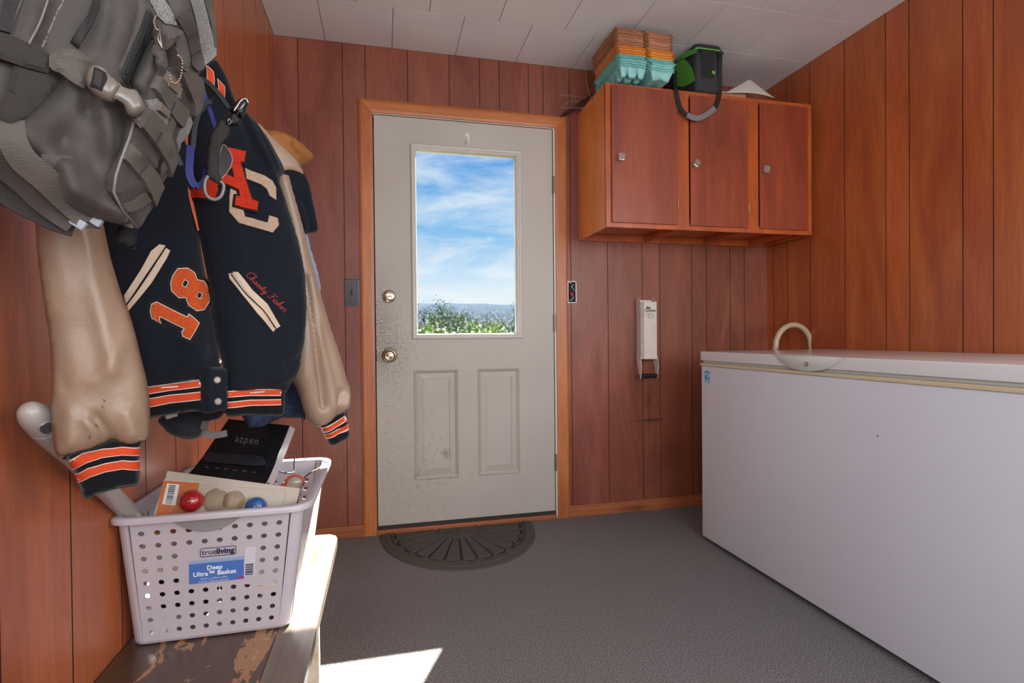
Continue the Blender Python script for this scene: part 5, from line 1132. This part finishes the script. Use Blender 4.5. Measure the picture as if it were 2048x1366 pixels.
def clear_film():
    m = bpy.data.materials.new('clear_blister'); m.use_nodes = True; t = m.node_tree; t.nodes.clear()
    a = t.nodes.new('ShaderNodeBsdfTransparent'); a.inputs[0].default_value = (.93, .90, .86, 1); g = t.nodes.new('ShaderNodeBsdfGlossy'); g.inputs['Roughness'].default_value = .08
    lw = t.nodes.new('ShaderNodeLayerWeight'); lw.inputs[0].default_value = .12; x = t.nodes.new('ShaderNodeMixShader'); o = t.nodes.new('ShaderNodeOutputMaterial')
    t.links.new(lw.outputs['Facing'], x.inputs[0]); t.links.new(a.outputs[0], x.inputs[1]); t.links.new(g.outputs[0], x.inputs[2]); t.links.new(x.outputs[0], o.inputs[0]); return m
# dark bundle and pale folded item low in the basket, seen through its holes
def lump(name, label, c, s, mm, seed):
    m = MB(); g = bmesh.ops.create_icosphere(m.bm, subdivisions=5, radius=1)['verts']
    for v in g:
        n = v.co.normalized(); q = Vector([math.copysign(abs(k)**.55, k) for k in n]); f = 1+.10*mnoise.noise(n*2.2+Vector((seed, 0, 0)))+.05*mnoise.noise(n*6+Vector((seed, 3, 0)))
        v.co = Vector((c[0]+q.x*s[0]*f, c[1]+q.y*s[1]*f, max(BZ+.0115, c[2]+q.z*s[2]*f)))
    return tag(m.build(name, mm, None, True), label, 'cloth')
lump('folded_cloth', 'black bundled cloth at the bottom left of the basket, seen through its holes', (-.405, 1.262, .455), (.050, .055, .050), mat('black_cloth', '17181c', .9), 1)
lump('folded_cloth', 'pale grey bundled cloth low in the middle of the basket, seen through its holes', (-.303, 1.262, .455), (.038, .055, .050), mat('pale_cloth', '8f8b8c', .9), 5)
lump('folded_cloth', 'dark grey bundled cloth at the bottom right of the basket, seen through its holes', (-.232, 1.262, .455), (.026, .055, .050), mat('dark_grey_cloth', '3c3c42', .9), 9)
# ------------------------------------------------------------------ things in the basket
def plane_quad(P, n):
    return Surf(P, n, [(0, 0), (2048, 0), (2048, 1366), (0, 1366)], t=0, edge=1, tb=0, wr=0)
# black dock speaker
AP, AN = Vector((-.27, 1.30, .70)), Vector((-.12, -.93, .35)).normalized()
az = thing('dock_speaker', 'black glossy dock speaker standing up out of the basket', 'speaker', (-.27, 1.30, .50))
M_azb = mat('black_gloss', '101316', .22, coat=.3); M_azw = mat('white_plastic_side', 'd6d4d4', .35)
def apt(px, py, w=0): q = bp(px, py, AP+AN*w, AN); return q
TL, TR, BR, BL = apt(457, 838), apt(579, 851), apt(527, 985), apt(372, 962)
dn = (BL-TL)*.45; BL2, BR2 = BL+dn, BR+dn
m = MB()
def slab(k0_, k1_, m, ins=0):
    pass
prof = [(0, 0), (.62, .0), (.80, .004), (.92, .012), (1.15, .020), (1.45, .022)]
rings = []
for f, w_ in prof:
    a = TL.lerp(BL, f) if f <= 1 else BL+(BL-TL)*(f-1); b = TR.lerp(BR, f) if f <= 1 else BR+(BR-TR)*(f-1)
    bk2 = -AN*.034
    rings.append([a+AN*w_, b+AN*w_, b+AN*w_-AN*.004, a+AN*w_-AN*.004])
m.loft(rings); m.build('front_cover', M_azb, az, auto=30)
m = MB(); rings = []
for f, w_ in prof:
    a = TL.lerp(BL, f) if f <= 1 else BL+(BL-TL)*(f-1); b = TR.lerp(BR, f) if f <= 1 else BR+(BR-TR)*(f-1)
    rings.append([a+AN*(w_-.004), b+AN*(w_-.004), b-AN*.045, a-AN*.045])
m.loft(rings); m.build('back_shell', M_azw, az, label='white back shell')
bar = [(418, 905), (470, 906), (520, 910), (530, 918), (531, 928), (520, 934), (470, 930), (408, 922)]
m = MB(); pts = crom([(x, y, 0) for x, y in bar], 3, True); m.loft([[apt(q.x, q.y, .0005+.004) for q in pts], [apt(469+(q.x-469)*.97, 919+(q.y-919)*.85, .009) for q in pts]]); m.build('docking_bar', mat('dock_dark', '161b21', .18, coat=.5), az, auto=40)
M_azt = mat('grey_print', '5d6164', .4)
def az_fn(ox, oy, ax, ay, bx, by, w_):
    return lambda c: apt(ox+ax*c.x+bx*c.y, oy+ay*c.x+by*c.y, w_+c.z)
text_mesh('azpen', 1.0, None, M_azt, 'lettering', az, extrude=.0002, fn=az_fn(494, 880, 17.5, 2.2, 5.5, -21, .0008), spacing=1.18)
m = MB()
for k, (x, y) in enumerate(((414, 934), (434, 936), (452, 938), (470, 940), (489, 942), (507, 944))):
    for dx in ((-4, 4) if k < 2 else (-2.5, 2.5)): pass
    a, b = apt(x-3.5, y, .013), apt(x+3.5, y+.6, .013); m.tube([a, b], .0009, 5)
m.build('button_icons', M_azt, az)
sp3 = TR.lerp(BR, .93)-AN*.006
m = MB(); rt = (TR-TL).normalized(); m.lathe([(.013, -.002), (.013, .001), (.010, .002), (.0005, .0005)], sp3+rt*.0005, rt, 20); m.build('volume_knob', M_nickel, az, auto=40)
# boxed set of bobber-like balls
PP, PN = Vector((-.30, 1.175, .64)), Vector((.06, -.96, .26)).normalized()
def ppt(px, py, w=0): return bp(px, py, PP+PN*w, PN)
pkg = thing('boxed_balls', 'orange and cream box with red and blue balls in a clear blister, in the basket', 'box', (-.3, 1.2, .45))
TL, TR = ppt(335, 942), ppt(600, 977); rt = (TR-TL).normalized(); dnv = rt.cross(PN).normalized(); dnv = dnv if dnv.z < 0 else -dnv
hgt = .19; M_card = mat('cream_card', 'b5a797', .5, bump=.1)
m = MB(); m.loft([[TL, TR, TR+dnv*hgt, TL+dnv*hgt], [TL-PN*.045, TR-PN*.045, TR+dnv*hgt-PN*.045, TL+dnv*hgt-PN*.045]]); m.build('card_box', M_card, pkg)
M_ob = mat('orange_card', 'b8602a', .45)
m = MB(); m.loft([[ppt(x, y, w_) for x, y in ((327, 960), (399, 965), (384, 1062), (304, 1066))] for w_ in (0.0002, .0012)]); op = m.build('orange_print', M_ob, pkg)
m = MB(); m.loft([[ppt(x, y, w_) for x, y in ((334, 967), (359, 969), (351, 1011), (324, 1008))] for w_ in (.0012, .0018)]); m.build('barcode_label', mat('label_offwhite', 'd9d2c8', .5), op)
m = MB(); rnd = random.Random(5); y = 970
while y < 1006:
    f = (y-967)/42; xl = 339-f*9; w_ = rnd.choice((.7, 1.4, 2.0)); a = [ppt(xl, y, .0021), ppt(xl+13, y+1, .0021), ppt(xl+13, y+1+w_, .0021), ppt(xl, y+w_, .0021)]; m.loft([a, [p+PN*.0003 for p in a]]); y += w_+rnd.choice((.8, 1.3))
m.build('barcode', M_ln, op)
text_mesh('1 set', 1.0, None, mat('print_pale', 'e3c9b4', .5), 'lettering', op, extrude=.0001, fn=lambda c: ppt(341-6*c.y*1.6+c.x*-1.5, 1018+c.x*7+0*c.y, .0016))
# concentric printed rings
m = MB()
for k in range(5):
    for cx_, cy_, a0, a1 in ((430, 1003, 2.6, 4.9), (505, 1022, 3.0, 4.6)):
        r = 24+k*5 if cx_ == 430 else 20+k*3
        P = [ppt(cx_+r*math.cos(a0+(a1-a0)*i/10), cy_+r*math.sin(a0+(a1-a0)*i/10)*.9, .0006) for i in range(11)]; m.tube(P, .0004, 4)
m.build('printed_rings', mat('tan_print', '9c8b78', .6), pkg)
M_bl = clear_film(); M_rb = mat('red_ball', 'a31d1c', .2, coat=.6); M_bb = mat('blue_ball', '24568e', .2, coat=.6)
for nm, x, y, r, mm, lb_ in (('ball', 383, 1002, .0225, M_rb, 'red ball'), ('ball', 512, 1013, .0205, M_bb, 'blue ball')):
    c = ppt(x, y, .010); m = MB(); n1, n2 = 28, 16; ax = (-dnv).normalized(); side = rt
    rings = []
    for i in range(n2+1):
        th = PI*i/n2; h = math.cos(th)*r*.92; rr_ = math.sin(th)*r
        rings.append([c+ax*h+(side*math.cos(2*PI*k/n1)+PN*math.sin(2*PI*k/n1))*max(1e-4, rr_*(1-.05*(abs(math.cos(2.5*2*PI*k/n1))**12))) for k in range(n1)])
    m.loft(rings); b_ = m.build(nm, mm, pkg, True, lb_)
    m = MB(); m.lathe([(.0045, -.001), (.0045, .002), (.002, .003), (.0005, .003)], c+PN*r, PN, 14); m.build('ball_cap', mm, b_, True)
for x, y, r in ((432, 1001, .021), (468, 1002, .018)):
    c = ppt(x, y, .001); m = MB(); prof_ = [(r*math.sin(PI/2*i/8), r*.85*math.cos(PI/2*i/8)) for i in range(8, -1, -1)]; m.lathe([(r*1.15, 0)]+prof_, c, PN, 24); m.build('blister_dome', M_bl, pkg, True)
m = MB(); notch = [(327, 960), (434, 968), (438, 979), (455, 982), (465, 972), (570, 978), (574, 984), (568, 1014)]
m.tube([ppt(x, y, .002) for x, y in notch], .0007, 6); m.build('blister_edge', mat('blister_edge', 'd8cfc3', .2), pkg)
# cables and an orange-rimmed clear bulb
M_cab = mat('grey_cable', '45413f', .5)
def ycord(name, label, pts, r, mm, cat='cable', y0=1.45):
    m = MB(); m.tube(crom([onY(x, y, yy) for x, y, yy in pts], 6), r, 8); return tag(m.build(name, mm, None, True), label, cat)
ycord('cable', 'thin grey cable looping above the back right corner inside the basket', [(556, 907, 1.40), (575, 905, 1.43), (588, 909, 1.45), (588, 930, 1.45), (588, 944, 1.44), (572, 946, 1.42), (552, 945, 1.40), (548, 975, 1.38), (548, 1060, 1.37)], .0018, M_cab)
ycord('cable', 'grey cable with bare wire end hooked over the right rim of the basket', [(600, 990, 1.33), (604, 962, 1.36), (620, 946, 1.40), (636, 938, 1.43), (643, 931, 1.45), (644, 925, 1.46), (652, 924, 1.47), (661, 924, 1.48)], .0018, M_cab)
ob_ = thing('string_light_bulb', 'small clear bulb with an orange-red rim inside the basket beside the speaker', 'bulb', onY(590, 975, 1.34))
c = onY(590, 966, 1.34); m = MB(); m.sphere(c, .020, (1, .7, .85), 18); m.build('glass_dome', mat('frosted_glass', 'cbb7a5', .2, trans=.5, coat=.5), ob_, True)
m = MB(); m.tube([c+Vector((.021*math.cos(a), -.006, .018*math.sin(a)+.002)) for a in [PI*k/14 for k in range(-2, 17)]], .0022, 8); m.tube(crom([c+Vector((-.02, 0, .0)), c+Vector((-.035, .0, -.008)), c+Vector((-.05, .0, -.02))], 4), .004, 8); m.tube([c+Vector((0, 0, -.016)), c+Vector((0, .0, -.09))], .004, 8); m.build('rim', mat('orange_rim', 'c2492a', .35), ob_, True)
# ------------------------------------------------------------------ egg cartons on the cabinet
def carton_meshes():
    # tray, 3 x 6 cups; x -> across, y -> along (front at y=0), rim at z=0
    W, Ln, dp = .148, .292, .043; nx, ny = 54, 96; m = MB(); g = {}
    for i in range(nx+1):
        for j in range(ny+1):
            x, y = i/nx, j/ny; ux, uy = x*3 % 1, y*6 % 1
            if i == nx: ux = 0
            if j == ny: uy = 0
            ex = min(x, 1-x)*W; ey = min(y, 1-y)*Ln; eg = min(ex, ey)
            cx_, cy_ = math.sin(PI*ux), math.sin(PI*uy); cup = min(1, (cx_*cy_)**.5*1.25)
            wall = min(1, max(0, (eg-.0085)/.011))
            z = -dp*wall*(.30+.70*cup) if eg > .0085 else 0
            z += .0018*math.sin(x*3*2*PI+1)*(1 if eg < .0085 else 0)+.0014*math.sin(y*6*2*PI)*(1 if eg < .0085 else 0)
            g[i, j] = m.bm.verts.new((x*W, y*Ln, z))
    for i in range(nx):
        for j in range(ny): m.face((g[i, j], g[i+1, j], g[i+1, j+1], g[i, j+1]))
    a = bpy.data.meshes.new('egg_tray'); bmesh.ops.recalc_face_normals(m.bm, faces=m.bm.faces); m.bm.to_mesh(a); m.bm.free()
    m = MB(); W2 = .128; g = {}; nx = 30
    for i in range(nx+1):
        for j in range(ny+1):
            x, y = i/nx, j/ny; eg = min(min(x, 1-x)*W2, min(y, 1-y)*Ln); wall = min(1, max(0, (eg-.0075)/.014)); z = -.036*wall*(1-.12*math.cos(x*2*2*PI)*wall)
            z += (.0016*math.sin(x*9) if eg < .0075 else 0)
            g[i, j] = m.bm.verts.new((W+.008+x*W2, y*Ln, z-.002))
    for i in range(nx):
        for j in range(ny): m.face((g[i, j], g[i+1, j], g[i+1, j+1], g[i, j+1]))
    for j in range(ny):  # paper hinge
        a0 = m.bm.verts.new((W-.001, j/ny*Ln, 0)); a1 = m.bm.verts.new((W-.001, (j+1)/ny*Ln, 0)); m.face((a0, g[0, j], g[0, j+1], a1))
    b = bpy.data.meshes.new('carton_lid'); m.bm.to_mesh(b); m.bm.free()
    for me in (a, b): me.polygons.foreach_set('use_smooth', [True]*len(me.polygons))
    return a, b
EA, EB = carton_meshes()
M_teal = mat('teal_foam', '6fb3ad', .4, col2='83c6c0', nscale=6, coat=.15); M_eor = mat('orange_foam', 'd07a2c', .5, col2='dc9038', nscale=8); M_ebr = mat('tan_brown_foam', 'a0684a', .6, col2='b57d5a', nscale=8)
def carton(mm, name):
    root = thing(name, None, None)
    for me, nm in ((EA, 'egg_tray'), (EB, 'carton_lid')):
        me2 = me.copy(); me2.materials.append(mm); o = bpy.data.objects.new(nm, me2); COL.objects.link(o); o.parent = root
        s_ = o.modifiers.new('thickness', 'SOLIDIFY'); s_.thickness = .0013
    return root
def dupt(src):
    r = src.copy(); COL.objects.link(r)
    for ch in list(src.children): c = ch.copy(); COL.objects.link(c); c.parent = r
    return r
kinds = [('teal', M_teal, 6), ('orange', M_eor, 4), ('tan brown', M_ebr, 8)]
zc = cz1+.046; k = 0; rnd = random.Random(11); sp_c = .0101
where = {1: 'bottommost', 2: 'second from the bottom', 3: 'third from the bottom', 4: 'fourth from the bottom'}
for cn, mm, cnt in kinds:
    src = carton(mm, 'egg_carton')
    for i in range(cnt):
        r = src if i == 0 else dupt(src)
        r.location = (1.056+rnd.uniform(-.004, .004)-(.012 if cn == 'tan brown' else 0), 2.262+rnd.uniform(-.004, .004)+(.004 if cn != 'teal' else 0), zc+k*sp_c); r.rotation_euler = (0, 0, rnd.uniform(-.012, .012))
        nt_ = cnt-i
        pos = ('topmost' if nt_ == 1 else 'bottommost' if i == 0 else ('second', 'third', 'fourth')[i-1]+' from the bottom' if i < cnt/2 else ('second', 'third', 'fourth')[nt_-2]+' from the top')
        tag(r, f'{cn} egg carton, {pos} of the {cn} cartons', 'egg carton', f'{cn} egg cartons on the wall cabinet'); k += 1
# ------------------------------------------------------------------ cooler bag
M_cb = mat('black_polyester', '26272a', .7, col2='2e2f32', nscale=12, bump=.5, bscale=700); M_green = mat('lime_fabric', '5fae3c', .6, bump=.3, bscale=500); M_cbd = mat('black_trim', '141416', .6)
kx0, kx1, ky0, ky1, kz0, kz1 = 1.492, 1.640, 2.335, 2.580, cz1+.0006, 2.366
cbag = thing('cooler_bag', 'black and lime green lunch cooler bag standing on the wall cabinet', 'bag', ((kx0+kx1)/2, 2.46, kz0))
m = MB()
def rrect(z, ins, r=.022, n=5):
    out = []; x0, x1, y0, y1 = kx0+ins, kx1-ins, ky0+ins, ky1-ins
    for cx_, cy_, a0 in ((x1-r, y0+r, -PI/2), (x1-r, y1-r, 0), (x0+r, y1-r, PI/2), (x0+r, y0+r, PI)):
        for k in range(n+1): a = a0+PI/2*k/n; out.append((cx_+r*math.cos(a), cy_+r*math.sin(a), z))
    return out
m.loft([rrect(kz0, .006), rrect(kz0+.006, 0), rrect(kz0+.07, -.003), rrect(kz0+.14, -.003), rrect(kz1-.02, 0), rrect(kz1-.012, .001)]); m.build('body', M_cb, cbag, auto=40)
m = MB(); m.loft([rrect(kz1-.012, .001), rrect(kz1-.008, -.003), rrect(kz1+.002, -.003), rrect(kz1+.006, 0)]); m.build('zipper_band', M_cbd, cbag, auto=40)
m = MB(); m.loft([rrect(kz1+.006, 0), rrect(kz1+.010, -.001), rrect(kz1+.012, 0)]); m.build('lid_piping', M_green, cbag, auto=40, label='lime green lid piping')
m = MB(); m.loft([rrect(kz1+.012, 0), rrect(kz1+.027, .001), rrect(kz1+.033, .006), rrect(kz1+.037, .02), rrect(kz1+.039, .04, .01)]); m.build('lid', M_cb, cbag, auto=40)
def leftface(poly, lift, mm, name, par=cbag, lab=None):
    P = [onX(x, y, kx0-.0035) for x, y in poly]; m = MB(); m.loft([P, [p+Vector((-lift, 0, 0)) for p in P]]); return m.build(name, mm, par, label=lab)
leftface([(1354, 116), (1375, 103), (1394, 96), (1394, 105), (1376, 113), (1355, 125)], .001, M_green, 'green_band', lab='lime green band')
leftface([(1353, 125), (1366, 117), (1376, 124), (1384, 137), (1388, 150), (1390, 161), (1380, 168), (1366, 174), (1353, 172), (1351, 150)], .001, M_green, 'green_panel', lab='lime green fan-shaped panel')
def frontY(poly, y, lift, mm, name):
    P = [onY(a, b, y) for a, b in poly]; m = MB(); m.loft([P, [p+Vector((0, -lift, 0)) for p in P]]); return m.build(name, mm, cbag)
frontY([(1402, 98), (1428, 101), (1428, 158), (1402, 153)], ky0-.0032, .0012, M_cbd, 'front_pocket')
frontY([(1424, 141), (1430, 143), (1430, 149), (1424, 147)], ky0-.0045, .0012, M_green, 'reflective_tab')
stp = [(1446, 104, 2.42), (1441, 108, 2.330), (1440, 140, 2.326), (1440, 180, 2.335), (1437, 197, 2.327), (1430, 216, 2.322), (1412, 230, 2.318), (1392, 237, 2.318), (1374, 230, 2.320), (1362, 218, 2.324), (1356, 200, 2.328), (1352, 180, 2.334), (1350, 165, 2.40), (1349, 140, 2.47)]
m = MB(); m.tube(crom([onY(x, y, yy) for x, y, yy in stp], 7), 0, flat=(.022, .003), up=(0, -1, .0)); st_o = m.build('shoulder_strap', M_cbd, cbag, auto=60)
m = MB(); m.tube(crom([onY(x, y, yy-.004) for x, y, yy in stp[5:9]], 7), 0, flat=(.026, .005), up=(0, -1, 0)); m.build('shoulder_pad', mat('grey_pad', '6f7072', .7), st_o, auto=60, label='grey shoulder pad')
# cardboard and paper beside it
cd_ = MB(); P = [onY(x, y, 2.42) for x, y in ((1446, 150), (1500, 160), (1500, 192), (1446, 190))]
a = [(1.655, 2.375, cz1+.001), (1.80, 2.375, cz1+.001), (1.80, 2.62, cz1+.001), (1.655, 2.62, cz1+.001)]
cd_.loft([a, [(x, y, z+.034) for x, y, z in a]]); co_ = cd_.build('cardboard_tray', mat('tan_cardboard', 'b48d6a', .8, col2='a57c5a', nscale=12), None); tag(co_, 'flat tan cardboard box lying right of the cooler bag on the cabinet', 'cardboard box')
m = MB(); c0, c1, c2_, ap = onY(1447, 186, 2.36), onY(1545, 199, 2.352), onY(1556, 194, 2.40), onY(1507, 153, 2.40)
g = {}
NU = 14
for i in range(NU+1):
    for j in range(NU+1):
        s_, t_ = i/NU, j/NU
        bot = c0.lerp(c1, s_).lerp(c0.lerp(c2_, s_), .5); bot.z = max(bot.z, cz1+.002)
        tp_ = ap
        p = bot.lerp(tp_, t_); p.y += .03*math.sin(PI*s_)*(1-t_)*-1+.03*t_; p.z += .0; g[i, j] = m.bm.verts.new(p)
for i in range(NU):
    for j in range(NU): m.face((g[i, j], g[i+1, j], g[i+1, j+1], g[i, j+1]))
bmesh.ops.remove_doubles(m.bm, verts=m.bm.verts, dist=.0004)
pp_ = m.build('paper_sheet', mat('white_paper', 'cfcac0', .7), None, True); pp_.modifiers.new('thickness', 'SOLIDIFY').thickness = .0012
tag(pp_, 'curled white sheet of paper on the right end of the cabinet top', 'paper')
# wire rack ends behind the cabinet top and a thin wire beside the cartons
M_wire = mat('dark_wire', '3f3836', .4, .7)
M_wireb = mat('light_wire', '9b8f86', .4, .6)
rk = thing('wire_rack', 'dark wire rack whose prongs stick out left of the cabinet top', 'wire rack', onY(1150, 210, 2.68))
m = MB()
for a, b in (((1119, 190), (1180, 196)), ((1121, 215), (1165, 216)), ((1137, 202), (1170, 205)), ((1137, 202), (1122, 215))):
    m.tube([onY(*a, 2.64), onY(*b, 2.64)], .0018, 6)
m.build('prong', M_wireb, rk)
m = MB(); m.tube([onY(1121, 233, 2.705), onY(1148, 216, 2.66), onY(1185, 188, 2.60)], .0035, 6); m.tube([onY(1128, 231, 2.70), onY(1152, 219, 2.66), onY(1183, 192, 2.60)], .0028, 6); m.tube([onY(1126, 226, 2.69), onY(1170, 198, 2.62)], .0018, 6); m.build('frame', M_wire, rk)
ycord('wire', 'thin bent wire sticking up left of the egg cartons', [(1168, 99, 2.50), (1176, 110, 2.50), (1173, 128, 2.50), (1172, 146, 2.50), (1174, 172, 2.50), (1181, 193, 2.50), (1190, 205, 2.48)], .0012, M_wireb, 'wire')
# wall hooks carrying the garments (behind them, on the left wall)
M_hk = mat('brass_hook', '8a7242', .35, .9)
for (y, z, lab) in ((1.10, 1.66, 'brass coat hook behind the lettered jacket collar'), (1.57, 1.47, 'brass coat hook carrying the tan cap')):
    h = thing('coat_hook', lab, 'hook', (XL, y, z)); m = MB(); m.box((XL+.0005, y-.012, z-.03), (XL+.005, y+.012, z+.03), bev=.001); m.build('back_plate', M_hk, h)
    m = MB(); m.tube(crom([(XL+.004, y, z), (XL+.08, y, z-.012), (XL+.17, y, z-.01), (XL+.20, y, z+.02)], 6), .004, 8); m.build('hook_arm', M_hk, h, True)
